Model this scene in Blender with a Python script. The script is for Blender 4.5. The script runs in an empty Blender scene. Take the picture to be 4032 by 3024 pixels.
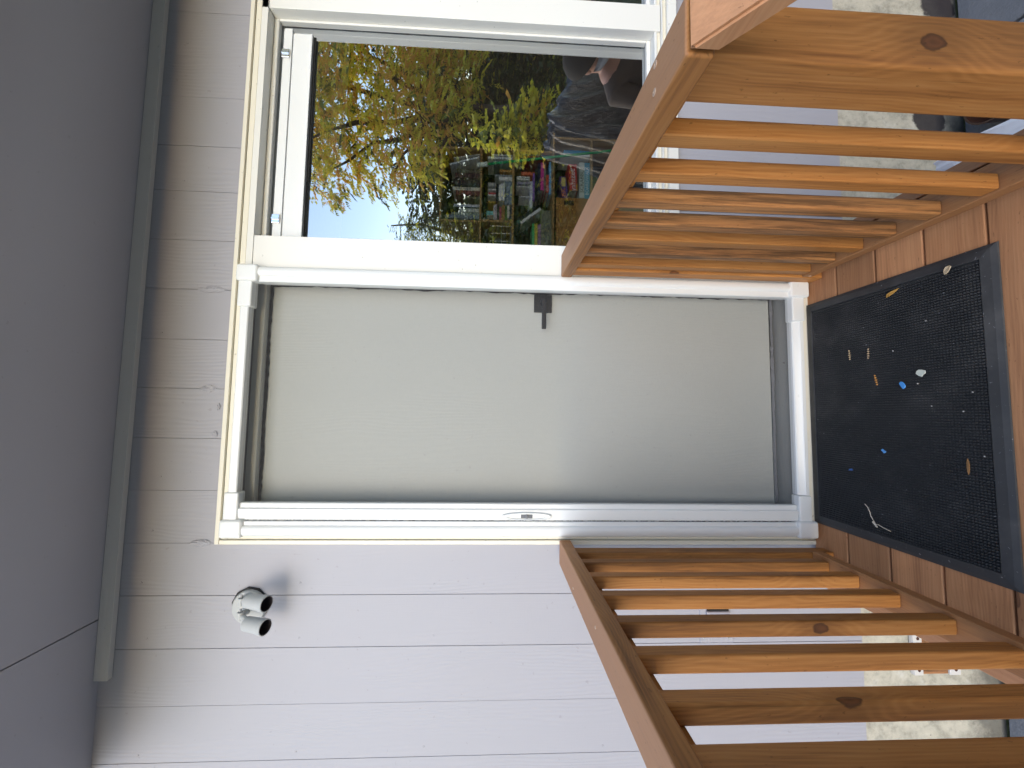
import bpy, bmesh, math, random
from mathutils import Matrix, Vector
random.seed(7)
S = bpy.context.scene
C = S.collection
rad = math.radians

# ------------------------------------------------------------------ camera, sky, sun, exposure
cd = bpy.data.cameras.new('camera'); cam = bpy.data.objects.new('camera', cd); C.objects.link(cam)
cd.sensor_width = 36.0; cd.lens = 1515.0 / 4032.0 * 36.0
cd.clip_start = 0.02; cd.clip_end = 500
r_, u_, f_ = Vector((.99736, -.07008, .01888)), Vector((-.01565, .04630, .99880)), Vector((.07087, .99647, -.04508))
M = Matrix.Identity(4)
for i in range(3):
    M[i][0] = -u_[i]; M[i][1] = r_[i]; M[i][2] = -f_[i]
M.translation = Vector((0, -1.470, 1.2304))
cam.matrix_world = M
S.camera = cam

SUN_DIR = Vector((-.27, -1.0, .45)).normalized()          # towards the sun
EL = math.asin(SUN_DIR.z); AZ = math.atan2(SUN_DIR.x, SUN_DIR.y)
w = bpy.data.worlds.new('World'); S.world = w; w.use_nodes = True
nt = w.node_tree
bg = nt.nodes['Background']
sky = nt.nodes.new('ShaderNodeTexSky'); sky.sky_type = 'NISHITA'; sky.sun_disc = False
sky.sun_elevation = EL; sky.sun_rotation = AZ % (2 * math.pi)
sky.air_density = 1.0; sky.dust_density = .6; sky.ozone_density = 1.0
nt.links.new(sky.outputs[0], bg.inputs[0]); bg.inputs[1].default_value = .15
sd = bpy.data.lights.new('sun', 'SUN'); sd.energy = .5; sd.angle = rad(50); sd.color = (1.0, .965, .92)
sun = bpy.data.objects.new('sun', sd); C.objects.link(sun)
sun.rotation_euler = SUN_DIR.to_track_quat('Z', 'Y').to_euler(); sun.location = (-6, -6, 8)

S.view_settings.view_transform = 'Standard'; S.view_settings.look = 'None'
S.view_settings.gamma = 1.0; S.view_settings.use_curve_mapping = False
S.view_settings.exposure = 1.30
S.render.engine = 'CYCLES'
S.cycles.use_denoising = True
S.cycles.max_bounces = 10; S.cycles.diffuse_bounces = 5; S.cycles.glossy_bounces = 4
S.cycles.transparent_max_bounces = 16
S.cycles.caustics_reflective = False; S.cycles.caustics_refractive = False

# ------------------------------------------------------------------ helpers: objects
WM = {}
def put(o, parent=None):
    C.objects.link(o)
    WM[o.name] = o.matrix_basis.copy()
    if parent is not None:
        o.parent = parent; o.matrix_parent_inverse = WM[parent.name].inverted()
    return o
def tag(o, label=None, cat=None, group=None, kind=None):
    if label: o['label'] = label
    if cat: o['category'] = cat
    if group: o['group'] = group
    if kind: o['kind'] = kind
    return o
def thing(name, label, cat, loc=(0, 0, 0), group=None):
    o = bpy.data.objects.new(name, None); o.empty_display_size = .05
    o.location = loc
    put(o); return tag(o, label, cat, group)
def mobj(name, bm, mat, parent=None, smooth=False, matrix=None, weld=False):
    me = bpy.data.meshes.new(name)
    bmesh.ops.recalc_face_normals(bm, faces=bm.faces)
    bm.to_mesh(me); bm.free()
    for m in (mat if isinstance(mat, (list, tuple)) else [mat]): me.materials.append(m)
    if smooth:
        for p in me.polygons: p.use_smooth = True
    o = bpy.data.objects.new(name, me)
    if matrix is not None: o.matrix_basis = matrix
    return put(o, parent)
def shade(o, ang=40):
    me = o.data
    for p in me.polygons: p.use_smooth = True
    bm = bmesh.new(); bm.from_mesh(me)
    for e in bm.edges:
        if len(e.link_faces) == 2 and e.calc_face_angle(0) > rad(ang): e.smooth = False
    bm.to_mesh(me); bm.free()
    wn = o.modifiers.new('weighted_normals', 'WEIGHTED_NORMAL'); wn.mode = 'FACE_AREA'; wn.weight = 100; wn.keep_sharp = True
    return o
def add_box(bm, x0, x1, y0, y1, z0, z1, bev=0, seg=2, mi=0):
    r = bmesh.ops.create_cube(bm, size=1.0)
    for v in r['verts']:
        v.co = Vector(((x0 + x1) / 2 + v.co.x * (x1 - x0), (y0 + y1) / 2 + v.co.y * (y1 - y0), (z0 + z1) / 2 + v.co.z * (z1 - z0)))
    fs = set(f for v in r['verts'] for f in v.link_faces)
    for f in fs: f.material_index = mi
    if bev:
        es = list(set(e for v in r['verts'] for e in v.link_edges))
        g = bmesh.ops.bevel(bm, geom=es, offset=bev, segments=seg, affect='EDGES', profile=.5)
        for f in g['faces']: f.material_index = mi
    return bm
def box(name, mat, x0, x1, y0, y1, z0, z1, parent=None, bev=0, seg=2):
    """a box whose origin is its centre"""
    bm = bmesh.new(); hx, hy, hz = (x1 - x0) / 2, (y1 - y0) / 2, (z1 - z0) / 2
    add_box(bm, -hx, hx, -hy, hy, -hz, hz, bev, seg)
    o = mobj(name, bm, mat, parent, matrix=Matrix.Translation(((x0 + x1) / 2, (y0 + y1) / 2, (z0 + z1) / 2)))
    if bev: shade(o, 50)
    return o
AX = {'x': Matrix.Identity(4), 'y': Matrix.Rotation(rad(90), 4, 'Z'), 'z': Matrix.Rotation(rad(-90), 4, 'Y')}
def board(name, mat, x0, x1, y0, y1, z0, z1, axis='x', parent=None, bev=.004, seg=2, wear=(0, 0, 0), rot=None):
    """a piece of timber: local X runs along the grain"""
    d = {'x': (x1 - x0, y1 - y0, z1 - z0), 'y': (y1 - y0, x1 - x0, z1 - z0), 'z': (z1 - z0, y1 - y0, x1 - x0)}[axis]
    bm = bmesh.new(); add_box(bm, -d[0] / 2, d[0] / 2, -d[1] / 2, d[1] / 2, -d[2] / 2, d[2] / 2, bev, seg)
    m = Matrix.Translation(((x0 + x1) / 2, (y0 + y1) / 2, (z0 + z1) / 2)) @ (rot if rot is not None else Matrix.Identity(4)) @ AX[axis]
    o = mobj(name, bm, mat, parent, matrix=m)
    if bev: shade(o, 50)
    o.color = (wear[0], wear[1], wear[2], 1)
    return o
def extrude(name, mat, pts, axis, a0, a1, parent=None, smooth=True, ang=28):
    """closed outline pushed along an axis; pts are (x,y) for z, (y,z) for x"""
    bm = bmesh.new()
    def P(p, a): return Vector((p[0], p[1], a)) if axis == 'z' else Vector((a, p[0], p[1]))
    n = len(pts)
    A = [bm.verts.new(P(p, a0)) for p in pts]; B = [bm.verts.new(P(p, a1)) for p in pts]
    for i in range(n): bm.faces.new((A[i], A[(i + 1) % n], B[(i + 1) % n], B[i]))
    bm.faces.new(A[::-1]); bm.faces.new(B)
    o = mobj(name, bm, mat, parent)
    if smooth: shade(o, ang)
    return o
def add_tube(bm, p0, p1, r0, r1=None, n=12, caps=True, mi=0):
    r1 = r0 if r1 is None else r1
    p0, p1 = Vector(p0), Vector(p1); d = (p1 - p0).normalized()
    a = d.orthogonal().normalized(); b = d.cross(a)
    A = [bm.verts.new(p0 + (a * math.cos(2 * math.pi * i / n) + b * math.sin(2 * math.pi * i / n)) * r0) for i in range(n)]
    B = [bm.verts.new(p1 + (a * math.cos(2 * math.pi * i / n) + b * math.sin(2 * math.pi * i / n)) * r1) for i in range(n)]
    for i in range(n):
        f = bm.faces.new((A[i], A[(i + 1) % n], B[(i + 1) % n], B[i])); f.material_index = mi
    if caps:
        f = bm.faces.new(A[::-1]); f.material_index = mi
        f = bm.faces.new(B); f.material_index = mi
    return A, B
def add_lathe(bm, o, d, prof, n=24):
    """rings (distance along d, radius) around o"""
    o, d = Vector(o), Vector(d).normalized(); a = d.orthogonal().normalized(); b = d.cross(a)
    prev = None
    for (t, r) in prof:
        ring = [bm.verts.new(o + d * t + (a * math.cos(2 * math.pi * i / n) + b * math.sin(2 * math.pi * i / n)) * max(r, 1e-5)) for i in range(n)]
        if prev:
            for i in range(n): bm.faces.new((prev[i], prev[(i + 1) % n], ring[(i + 1) % n], ring[i]))
        prev = ring
    return bm
def screw(parent, p, nrm, r=.0045, mat=None):
    bm = bmesh.new(); p = Vector(p); nrm = Vector(nrm).normalized()
    add_lathe(bm, p - nrm * .002, nrm, [(0, r), (.0026, r), (.0032, r * .8), (.0032, r * .42), (.0018, r * .38), (.0018, 0)], 12)
    return mobj('screw', bm, mat or MAT['screw'], parent, smooth=False)

# ------------------------------------------------------------------ helpers: materials
MAT = {}
class NB:
    def __init__(self, name):
        self.m = bpy.data.materials.new(name); self.m.use_nodes = True
        self.nt = self.m.node_tree; self.b = self.nt.nodes['Principled BSDF']; self.out = self.nt.nodes['Material Output']
    def n(self, t, **k):
        x = self.nt.nodes.new(t)
        for a, v in k.items(): setattr(x, a, v)
        return x
    def l(self, a, b): self.nt.links.new(a, b)
    def coords(self, scale=(1, 1, 1), rnd=True, kind='Object'):
        tc = self.n('ShaderNodeTexCoord'); v = tc.outputs[kind]
        if rnd:
            oi = self.n('ShaderNodeObjectInfo'); mu = self.n('ShaderNodeVectorMath', operation='MULTIPLY')
            mu.inputs[1].default_value = (37.1, 11.3, 23.7)
            self.l(oi.outputs['Random'], mu.inputs[0])
            ad = self.n('ShaderNodeVectorMath', operation='ADD'); self.l(v, ad.inputs[0]); self.l(mu.outputs[0], ad.inputs[1]); v = ad.outputs[0]
        return v
    def scaled(self, v, s):
        m = self.n('ShaderNodeVectorMath', operation='MULTIPLY'); self.l(v, m.inputs[0]); m.inputs[1].default_value = s; return m.outputs[0]
    def noise(self, v, scale=1, detail=4, rough=.55, dist=0):
        x = self.n('ShaderNodeTexNoise'); x.inputs['Scale'].default_value = scale; x.inputs['Detail'].default_value = detail
        x.inputs['Roughness'].default_value = rough; x.inputs['Distortion'].default_value = dist
        self.l(v, x.inputs['Vector']); return x.outputs['Fac']
    def math(self, op, a, b=None, clamp=False):
        x = self.n('ShaderNodeMath', operation=op); x.use_clamp = clamp
        for i, q in enumerate((a, b)):
            if q is None: continue
            if isinstance(q, (int, float)): x.inputs[i].default_value = q
            else: self.l(q, x.inputs[i])
        return x.outputs[0]
    def ramp(self, f, stops, interp='LINEAR'):
        x = self.n('ShaderNodeValToRGB'); cr = x.color_ramp; cr.interpolation = interp
        while len(cr.elements) < len(stops): cr.elements.new(.5)
        for e, (p, c) in zip(cr.elements, stops):
            e.position = p; e.color = (c[0], c[1], c[2], 1) if isinstance(c, (tuple, list)) else (c, c, c, 1)
        self.l(f, x.inputs[0]); return x.outputs[0]
    def mix(self, f, a, b, mode='MIX'):
        x = self.n('ShaderNodeMix', data_type='RGBA', blend_type=mode)
        for q, i in ((f, 0), (a, 6), (b, 7)):
            if isinstance(q, (int, float)): x.inputs[i].default_value = q
            elif isinstance(q, (tuple, list)): x.inputs[i].default_value = (q[0], q[1], q[2], 1)
            else: self.l(q, x.inputs[i])
        return x.outputs[2]
    def maprange(self, v, a, b, c=0, d=1):
        x = self.n('ShaderNodeMapRange'); x.interpolation_type = 'SMOOTHSTEP'
        self.l(v, x.inputs[0])
        for i, q in enumerate((a, b, c, d)): x.inputs[i + 1].default_value = q
        return x.outputs[0]
    def bump(self, h, strength=.3, dist=.002, prev=None):
        x = self.n('ShaderNodeBump'); x.inputs['Strength'].default_value = strength; x.inputs['Distance'].default_value = dist
        self.l(h, x.inputs['Height'])
        if prev is not None: self.l(prev, x.inputs['Normal'])
        return x.outputs[0]
    def set(self, color=None, rough=None, metal=None, spec=None, normal=None):
        for k, v in (('Base Color', color), ('Roughness', rough), ('Metallic', metal), ('Specular IOR Level', spec), ('Normal', normal)):
            if v is None: continue
            if isinstance(v, (int, float)): self.b.inputs[k].default_value = v
            elif isinstance(v, (tuple, list)): self.b.inputs[k].default_value = (v[0], v[1], v[2], 1)
            else: self.l(v, self.b.inputs[k])
        return self.m

def mat_wood(name, dark, mid, light, rough=.5, sat=1.0):
    b = NB(name); v = b.coords()
    vor = b.n('ShaderNodeTexVoronoi', feature='F1'); vor.inputs['Scale'].default_value = 1.0
    b.l(b.scaled(v, (3.0, 10.0, 4.5)), vor.inputs['Vector'])
    kd = vor.outputs['Distance']
    sep = b.n('ShaderNodeSeparateColor'); b.l(vor.outputs['Color'], sep.inputs[0])
    on = b.math('GREATER_THAN', sep.outputs[0], .15)
    sep2 = b.n('ShaderNodeSeparateXYZ'); b.l(v, sep2.inputs[0])
    warp = b.noise(b.scaled(v, (1.6, 7, 7)), 1, 3, .5)
    near = b.math('MULTIPLY', b.maprange(kd, .0, .42, 1, 0), on)
    t = b.math('ADD', sep2.outputs[1], b.math('MULTIPLY', sep2.outputs[2], .75))
    t = b.math('ADD', t, b.math('MULTIPLY', warp, .085))
    t = b.math('ADD', t, b.math('MULTIPLY', near, .030))
    ring = b.math('ADD', b.math('MULTIPLY', b.math('SINE', b.math('MULTIPLY', t, 760)), .5), .5)
    ring = b.math('POWER', ring, 1.6)
    streak = b.noise(b.scaled(v, (1.2, 26, 26)), 1, 5, .6)
    fib = b.noise(b.scaled(v, (9, 330, 330)), 1, 3, .6)
    blot = b.noise(b.scaled(v, (4, 9, 9)), 1, 4, .6)
    f = b.math('ADD', b.math('MULTIPLY', streak, .9), b.math('MULTIPLY', ring, .09))
    f = b.math('ADD', f, b.math('MULTIPLY', b.math('SUBTRACT', fib, .5), .35))
    f = b.math('ADD', f, b.math('MULTIPLY', b.math('SUBTRACT', blot, .5), .25))
    col = b.ramp(f, [(.22, dark), (.48, mid), (.72, light)])
    # dark mineral streaks
    ds = b.maprange(b.noise(b.scaled(v, (.9, 40, 40)), 1, 5, .65), .62, .74)
    col = b.mix(b.math('MULTIPLY', ds, .65), col, tuple(c * .28 for c in dark))
    # knots
    kdn = b.math('ADD', kd, b.math('MULTIPLY', b.math('SUBTRACT', b.noise(b.scaled(v, (30, 60, 60)), 1, 3, .6), .5), .05))
    kn = b.math('MULTIPLY', b.maprange(kdn, .058, .074, 1, 0), on)
    kc = b.ramp(kdn, [(0, (.05, .017, .007)), (.035, (.15, .05, .018)), (.055, (.06, .02, .008)), (.07, (.018, .008, .004))])
    col = b.mix(b.math('MULTIPLY', kn, .9), col, kc)
    halo = b.math('MULTIPLY', b.maprange(kd, .09, .26, 1, 0), on)
    col = b.mix(b.math('MULTIPLY', halo, .30), col, tuple(c * .55 for c in dark))
    oi = b.n('ShaderNodeObjectInfo')
    sc = b.n('ShaderNodeSeparateColor'); b.l(oi.outputs['Color'], sc.inputs[0])
    # weathering (object colour R): greyed and paler; G: mildew streaks
    col = b.mix(b.math('MULTIPLY', sc.outputs[0], b.math('ADD', b.math('MULTIPLY', blot, .6), .5), clamp=True), col, (.34, .185, .105))
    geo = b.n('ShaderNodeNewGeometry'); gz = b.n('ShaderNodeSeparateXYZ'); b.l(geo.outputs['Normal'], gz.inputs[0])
    col = b.mix(b.math('MULTIPLY', b.math('MULTIPLY', b.maprange(gz.outputs[2], .5, .85), sc.outputs[2]), b.math('ADD', b.math('MULTIPLY', fib, .5), .65), clamp=True), col, (.52, .262, .135))  # B: upward faces painted lighter, standing in for sky light
    mil = b.maprange(b.noise(b.scaled(v, (2.4, 60, 60)), 1, 7, .75), .40, .60)
    col = b.mix(b.math('MULTIPLY', mil, sc.outputs[1], clamp=True), col, (.045, .026, .014))
    sp = b.maprange(b.noise(b.scaled(v, (60, 150, 150)), 1, 3, .6), .66, .72)
    col = b.mix(b.math('MULTIPLY', sp, .45), col, tuple(c * .3 for c in dark))
    hs = b.n('ShaderNodeHueSaturation'); b.l(col, hs.inputs['Color'])
    hs.inputs['Saturation'].default_value = sat
    b.l(b.math('ADD', b.math('MULTIPLY', oi.outputs['Random'], .46), .78), hs.inputs['Value'])
    nb = b.bump(b.math('ADD', fib, b.math('MULTIPLY', ring, .25)), .22, .0009)
    b.set(hs.outputs[0], b.math('ADD', b.math('MULTIPLY', fib, .22), rough - .1), normal=nb, spec=.35)
    return b.m
MAT['wood'] = mat_wood('cedar_stain', (.20, .074, .019), (.395, .162, .042), (.50, .232, .070), .50)
MAT['deck'] = mat_wood('deck_stain', (.28, .115, .042), (.49, .220, .085), (.58, .285, .120), .58, .95)
MAT['weathered'] = mat_wood('weathered_cedar', (.21, .09, .038), (.40, .185, .08), (.50, .26, .125), .62, 1.0)

def mat_paint(name, col, rough=.55, grain=.0, dirt=.04, var=.03, grain_scale=1.0, spec=.4):
    b = NB(name); v = b.coords()
    big = b.noise(b.scaled(v, (3, 3, 3)), 1, 4, .6)
    fine = b.noise(b.scaled(v, (60, 60, 60)), 1, 3, .6)
    c = b.mix(big, tuple(q * (1 - var) for q in col), tuple(min(1, q * (1 + var)) for q in col))
    speck = b.maprange(b.noise(b.scaled(v, (55, 55, 55)), 1, 2, .5), .72, .76)
    c = b.mix(b.math('MULTIPLY', speck, dirt * 6, clamp=True), c, (.12, .1, .08))
    n = b.bump(fine, .12, .0006)
    if grain:
        sx = b.n('ShaderNodeSeparateXYZ'); b.l(v, sx.inputs[0])
        wp = b.noise(b.scaled(v, (1.1, 5, 5)), 1, 3, .5)
        t = b.math('ADD', sx.outputs[2], b.math('MULTIPLY', wp, .16))
        rg = b.math('ADD', b.math('MULTIPLY', b.math('SINE', b.math('MULTIPLY', t, 420 * grain_scale)), .5), .5)
        mask = b.maprange(b.noise(b.scaled(v, (1.4, 4, 4)), 1, 2, .5), .42, .6)
        saw = b.noise(b.scaled(v, (320, 8, 14)), 1, 3, .6)
        fb = b.noise(b.scaled(v, (10, 200, 240)), 1, 4, .65)
        h = b.math('ADD', b.math('MULTIPLY', b.math('MULTIPLY', rg, mask), .85), b.math('MULTIPLY', saw, .35))
        h = b.math('ADD', h, b.math('MULTIPLY', fb, .55))
        n = b.bump(h, grain, .0022, n)
        c = b.mix(b.math('MULTIPLY', b.maprange(h, .25, .75, 1, 0), .045), c, tuple(q * .6 for q in col))
    b.set(c, b.math('ADD', b.math('MULTIPLY', big, .12), rough - .06), normal=n, spec=spec)
    return b.m
MAT['siding'] = mat_paint('siding_paint', (.37, .368, .41), .48, grain=.30, dirt=.03)
MAT['soffit'] = mat_paint('soffit_paint', (.42, .412, .455), .6, dirt=.02)
MAT['frieze'] = mat_paint('frieze_paint', (.60, .585, .565), .55, grain=.2, dirt=.03)
MAT['cream'] = mat_paint('cream_trim_paint', (.76, .72, .61), .42, dirt=.05, var=.02)
MAT['trim'] = mat_paint('white_trim_paint', (.75, .745, .71), .40, dirt=.05, var=.02)
MAT['vinyl'] = mat_paint('white_powdercoat', (.75, .765, .765), .22, dirt=.015, var=.012, spec=.5)
MAT['door'] = mat_paint('door_paint', (.47, .48, .455), .5, grain=.12, dirt=.02)
MAT['darkjamb'] = mat_paint('dark_jamb', (.17, .17, .175), .55)
MAT['gasket'] = mat_paint('black_gasket', (.012, .012, .013), .6)
MAT['sheath'] = mat_paint('sheathing', (.16, .155, .16), .8)
MAT['lamp'] = mat_paint('grey_lamp_paint', (.44, .455, .46), .42)
MAT['lampdark'] = mat_paint('lamp_inside', (.035, .03, .04), .5)
MAT['blackmetal'] = mat_paint('black_metal', (.012, .013, .016), .38)
MAT['chrome'] = NB('chrome').set((.8, .8, .8), .12, 1.0)
MAT['screw'] = NB('screw_head').set((.55, .40, .30), .4, .5)
MAT['steel'] = NB('steel').set((.5, .5, .5), .35, 1.0)

def mat_concrete(name, col, stain=True):
    b = NB(name); v = b.n('ShaderNodeNewGeometry').outputs['Position']
    a = b.noise(v, 11, 6, .72); f = b.noise(v, 45, 5, .7)
    c = b.ramp(a, [(.28, tuple(q * .5 for q in col)), (.5, col), (.72, tuple(q * 1.18 for q in col))])
    c = b.mix(b.math('MULTIPLY', b.maprange(f, .5, .7), .4), c, tuple(q * .5 for q in col))
    pits = b.n('ShaderNodeTexVoronoi'); pits.inputs['Scale'].default_value = 34; b.l(v, pits.inputs['Vector'])
    pm = b.maprange(pits.outputs['Distance'], .03, .10, 1, 0)
    pm = b.math('MULTIPLY', pm, b.maprange(b.noise(v, 9, 2), .5, .6))
    c = b.mix(b.math('MULTIPLY', pm, .85), c, (.05, .04, .035))
    white = b.maprange(b.noise(v, 5.5, 5, .7), .56, .70)
    c = b.mix(b.math('MULTIPLY', white, .55), c, (.62, .62, .60))
    sx = b.n('ShaderNodeSeparateXYZ'); b.l(v, sx.inputs[0])
    # darker towards the foot
    low = b.maprange(b.math('ADD', sx.outputs[2], b.math('MULTIPLY', b.noise(v, 7, 5, .7), .30)), -.56, -.44, 1, 0)
    c = b.mix(b.math('MULTIPLY', low, .8), c, (.075, .07, .06))
    if stain:  # tar splashes on the right
        for (cx, cz, rx, rz) in ((1.27, -.605, .075, .075), (1.80, -.68, .07, .08), (1.55, -.63, .10, .06)):
            dx = b.math('DIVIDE', b.math('SUBTRACT', sx.outputs[0], cx), rx); dz = b.math('DIVIDE', b.math('SUBTRACT', sx.outputs[2], cz), rz)
            d = b.math('ADD', b.math('MULTIPLY', dx, dx), b.math('MULTIPLY', dz, dz))
            d = b.math('ADD', d, b.math('MULTIPLY', b.math('SUBTRACT', b.noise(v, 18, 4, .6), .5), 1.6))
            c = b.mix(b.math('MULTIPLY', b.maprange(d, .75, 1.1, 1, 0), .93), c, (.018, .014, .02))
    n = b.bump(b.math('SUBTRACT', f, b.math('MULTIPLY', pm, .8)), .6, .004)
    b.set(c, .85, normal=n); return b.m
MAT['concrete'] = mat_concrete('old_concrete', (.47, .445, .37))
MAT['sillconc'] = mat_paint('worn_threshold', (.30, .30, .28), .7, grain=.15, dirt=.12, var=.12)
def mat_ground():
    b = NB('slate_ground'); v = b.coords(rnd=False)
    a = b.noise(v, 6, 6, .7); f = b.noise(v, 70, 4, .7)
    c = b.mix(a, (.10, .11, .13), (.24, .26, .30)); c = b.mix(b.math('MULTIPLY', f, .4), c, (.12, .13, .15))
    b.set(c, .6, normal=b.bump(b.math('ADD', a, f), .5, .006)); return b.m
MAT['slate'] = mat_ground()
def mat_lawn():
    b = NB('garden_soil_and_grass'); v = b.coords(rnd=False)
    a = b.noise(v, 1.3, 6, .7); f = b.noise(v, 30, 4, .7)
    c = b.mix(a, (.045, .07, .02), (.11, .12, .04)); c = b.mix(b.math('MULTIPLY', f, .6), c, (.07, .05, .025))
    b.set(c, .9, normal=b.bump(f, .8, .03)); return b.m
MAT['lawn'] = mat_lawn()
def mat_rubber():
    b = NB('black_rubber'); v = b.coords(rnd=False)
    d = b.maprange(b.noise(v, 120, 3, .7), .675, .71)
    big = b.noise(v, 9, 4, .6)
    c = b.mix(big, (.026, .028, .031), (.050, .053, .058))
    du = b.maprange(b.noise(v, 4.5, 5, .7), .45, .75)
    c = b.mix(b.math('MULTIPLY', du, .10), c, (.34, .32, .29))
    c = b.mix(b.math('MULTIPLY', d, .55), c, (.36, .38, .40))
    b.set(c, b.math('ADD', b.math('MULTIPLY', big, .2), .42), normal=b.bump(b.noise(v, 260, 2), .25, .0006), spec=.32); return b.m
MAT['rubber'] = mat_rubber()
def mat_glass(refl=.2):
    b = NB('window_glass'); v = b.coords(rnd=False)
    t = b.n('ShaderNodeBsdfTransparent'); t.inputs[0].default_value = (.97, .985, .975, 1)
    g = b.n('ShaderNodeBsdfGlossy'); g.inputs['Roughness'].default_value = 0.0; g.inputs[0].default_value = (1, 1, 1, 1)
    nb = b.bump(b.noise(b.scaled(v, (3.2, 3.2, 2.2)), 1, 2, .4), .10, .006)
    b.l(nb, g.inputs['Normal'])
    fr = b.n('ShaderNodeFresnel'); fr.inputs[0].default_value = 1.5
    f = b.math('ADD', b.math('MULTIPLY', fr.outputs[0], 1.3), refl, clamp=True)
    gm = b.n('ShaderNodeNewGeometry'); f = b.math('MULTIPLY', f, b.math('SUBTRACT', 1.0, gm.outputs['Backfacing']))
    mx = b.n('ShaderNodeMixShader'); b.l(f, mx.inputs[0]); b.l(t.outputs[0], mx.inputs[1]); b.l(g.outputs[0], mx.inputs[2])
    b.l(mx.outputs[0], b.out.inputs[0]); return b.m
MAT['glass'] = mat_glass(.50)
def mat_mesh():
    b = NB('insect_mesh'); v = b.coords(rnd=False)
    t = b.n('ShaderNodeBsdfTransparent'); d = b.n('ShaderNodeBsdfDiffuse'); d.inputs[0].default_value = (.10, .10, .105, 1)
    fine = b.noise(b.scaled(v, (420, 1, 26)), 1, 3, .6); wf = b.noise(b.scaled(v, (30, 1, 420)), 1, 3, .6)
    f = b.math('ADD', b.math('MULTIPLY', b.math('ADD', fine, wf), .08), .12)
    mx = b.n('ShaderNodeMixShader'); b.l(f, mx.inputs[0]); b.l(t.outputs[0], mx.inputs[1]); b.l(d.outputs[0], mx.inputs[2])
    b.l(mx.outputs[0], b.out.inputs[0]); return b.m
MAT['mesh'] = mat_mesh()
_plain = {}
def plain(col, rough=.5, var=.06):
    k = (tuple(round(c, 3) for c in col), rough)
    if k not in _plain:
        b = NB('tint_%d' % len(_plain)); v = b.coords()
        n = b.noise(v, 30, 3, .6)
        b.set(b.mix(n, tuple(c * (1 - var * 2) for c in col), tuple(min(1, c * (1 + var)) for c in col)), rough)
        _plain[k] = b.m
    return _plain[k]
def mat_leaf(name, col, trans=.35):
    b = NB(name); v = b.coords(rnd=False); n = b.noise(v, 3.0, 3, .6)
    c = b.mix(n, tuple(q * .65 for q in col), tuple(min(1, q * 1.3) for q in col))
    d = b.n('ShaderNodeBsdfDiffuse'); b.l(c, d.inputs[0])
    t = b.n('ShaderNodeBsdfTranslucent'); b.l(c, t.inputs[0])
    g = b.n('ShaderNodeBsdfGlossy'); g.inputs['Roughness'].default_value = .4; g.inputs[0].default_value = (.5, .5, .5, 1)
    m1 = b.n('ShaderNodeMixShader'); m1.inputs[0].default_value = trans; b.l(d.outputs[0], m1.inputs[1]); b.l(t.outputs[0], m1.inputs[2])
    m2 = b.n('ShaderNodeMixShader'); m2.inputs[0].default_value = .07; b.l(m1.outputs[0], m2.inputs[1]); b.l(g.outputs[0], m2.inputs[2])
    b.l(m2.outputs[0], b.out.inputs[0]); return b.m
MAT['bark'] = plain((.09, .065, .045), .9, .3)

# ------------------------------------------------------------------ ground and lawn
def sheet(name, mat, x0, x1, y0, y1, z, kind='structure'):
    bm = bmesh.new(); vs = [bm.verts.new(p) for p in ((x0, y0, z), (x1, y0, z), (x1, y1, z), (x0, y1, z))]; bm.faces.new(vs)
    return tag(mobj(name, bm, mat), kind=kind)
sheet('ground', MAT['lawn'], -150, 150, -150, 150, -.760)
pa = bmesh.new(); add_box(pa, -14, 2.3, -9, -1.515, -.80, -.742); tag(mobj('bounce_patio', pa, plain((.46, .44, .38), .85)), kind='structure')  # unseen pale paving added to bounce light up under the soffit
# slate slabs along the house foot, slightly uneven
pv = thing('slate_paving', 'bluish grey slate slabs on the ground along the house foot', 'paving', (0, 0, -.74))
rs = random.Random(3)
xs = [-3.0, -2.2, -1.62, -1.06, -.4, .3, .98, 1.52, 2.2, 2.9, 3.6]
ys = [-.005, -.42, -.92, -1.5]
for i in range(len(xs) - 1):
    for j in range(3):
        zt = -.735 + rs.uniform(-.004, .004)
        box('slab', MAT['slate'], xs[i] + .006, xs[i + 1] - .006, ys[j + 1] + .006, ys[j] - .006, -.79, zt, pv, .006, 1)

# ------------------------------------------------------------------ house wall: foundation, siding, soffit, roof
fw = box('foundation_wall', MAT['concrete'], -2.6, 3.6, .008, .20, -1.0, -.195)
tag(fw, 'stained pale concrete foundation wall below the lavender siding', 'foundation')
WX0, WX1 = -2.6, 3.6
sw = thing('siding_wall', 'lavender grey painted wall of wide vertical boards around door and window', 'wall', (0, 0, -.19))
joints = [-2.51, -2.325, -2.14, -1.955, -1.77, -1.59, -1.41, -1.229, -1.044, -.853, -.672, -.490, -.304, -.117, .066, .248, .439, .628, .82, 1.001, 1.2, 1.373, 1.553, 1.74, 1.925, 2.11, 2.295, 2.48, 2.665, 2.85, 3.035, 3.22, 3.4, 3.58]
G = .0007
rs = random.Random(5)
for a, b_ in zip(joints[:-1], joints[1:]):
    off = rs.uniform(-.0008, .0008)
    def pl(x0, x1, z0, z1):
        G = rs.uniform(.0002, .0008)
        board('plank', MAT['siding'], x0 + G, x1 - G, off, .021 + off, z0, z1, 'z', sw, .0008, 1)
    if b_ <= -.489: pl(a, b_, -.19, 3.3 if b_ < -1.3 else 2.60)
    elif b_ < .53: pl(a, b_, 2.205, 2.60)
    elif b_ < 3.41:
        pl(a, b_, 2.205, 2.60)
        pl(max(a, .53), b_, -.19, .512)
    else: pl(a, b_, -.19, 2.60)
bm = bmesh.new()
add_box(bm, WX0, -.475, .023, .12, -.19, 2.585); add_box(bm, -.475, .56, .023, .12, 2.20, 2.585)
add_box(bm, .56, 3.42, .023, .12, 2.15, 2.585); add_box(bm, .56, 3.42, .023, .12, -.19, .59)
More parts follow.
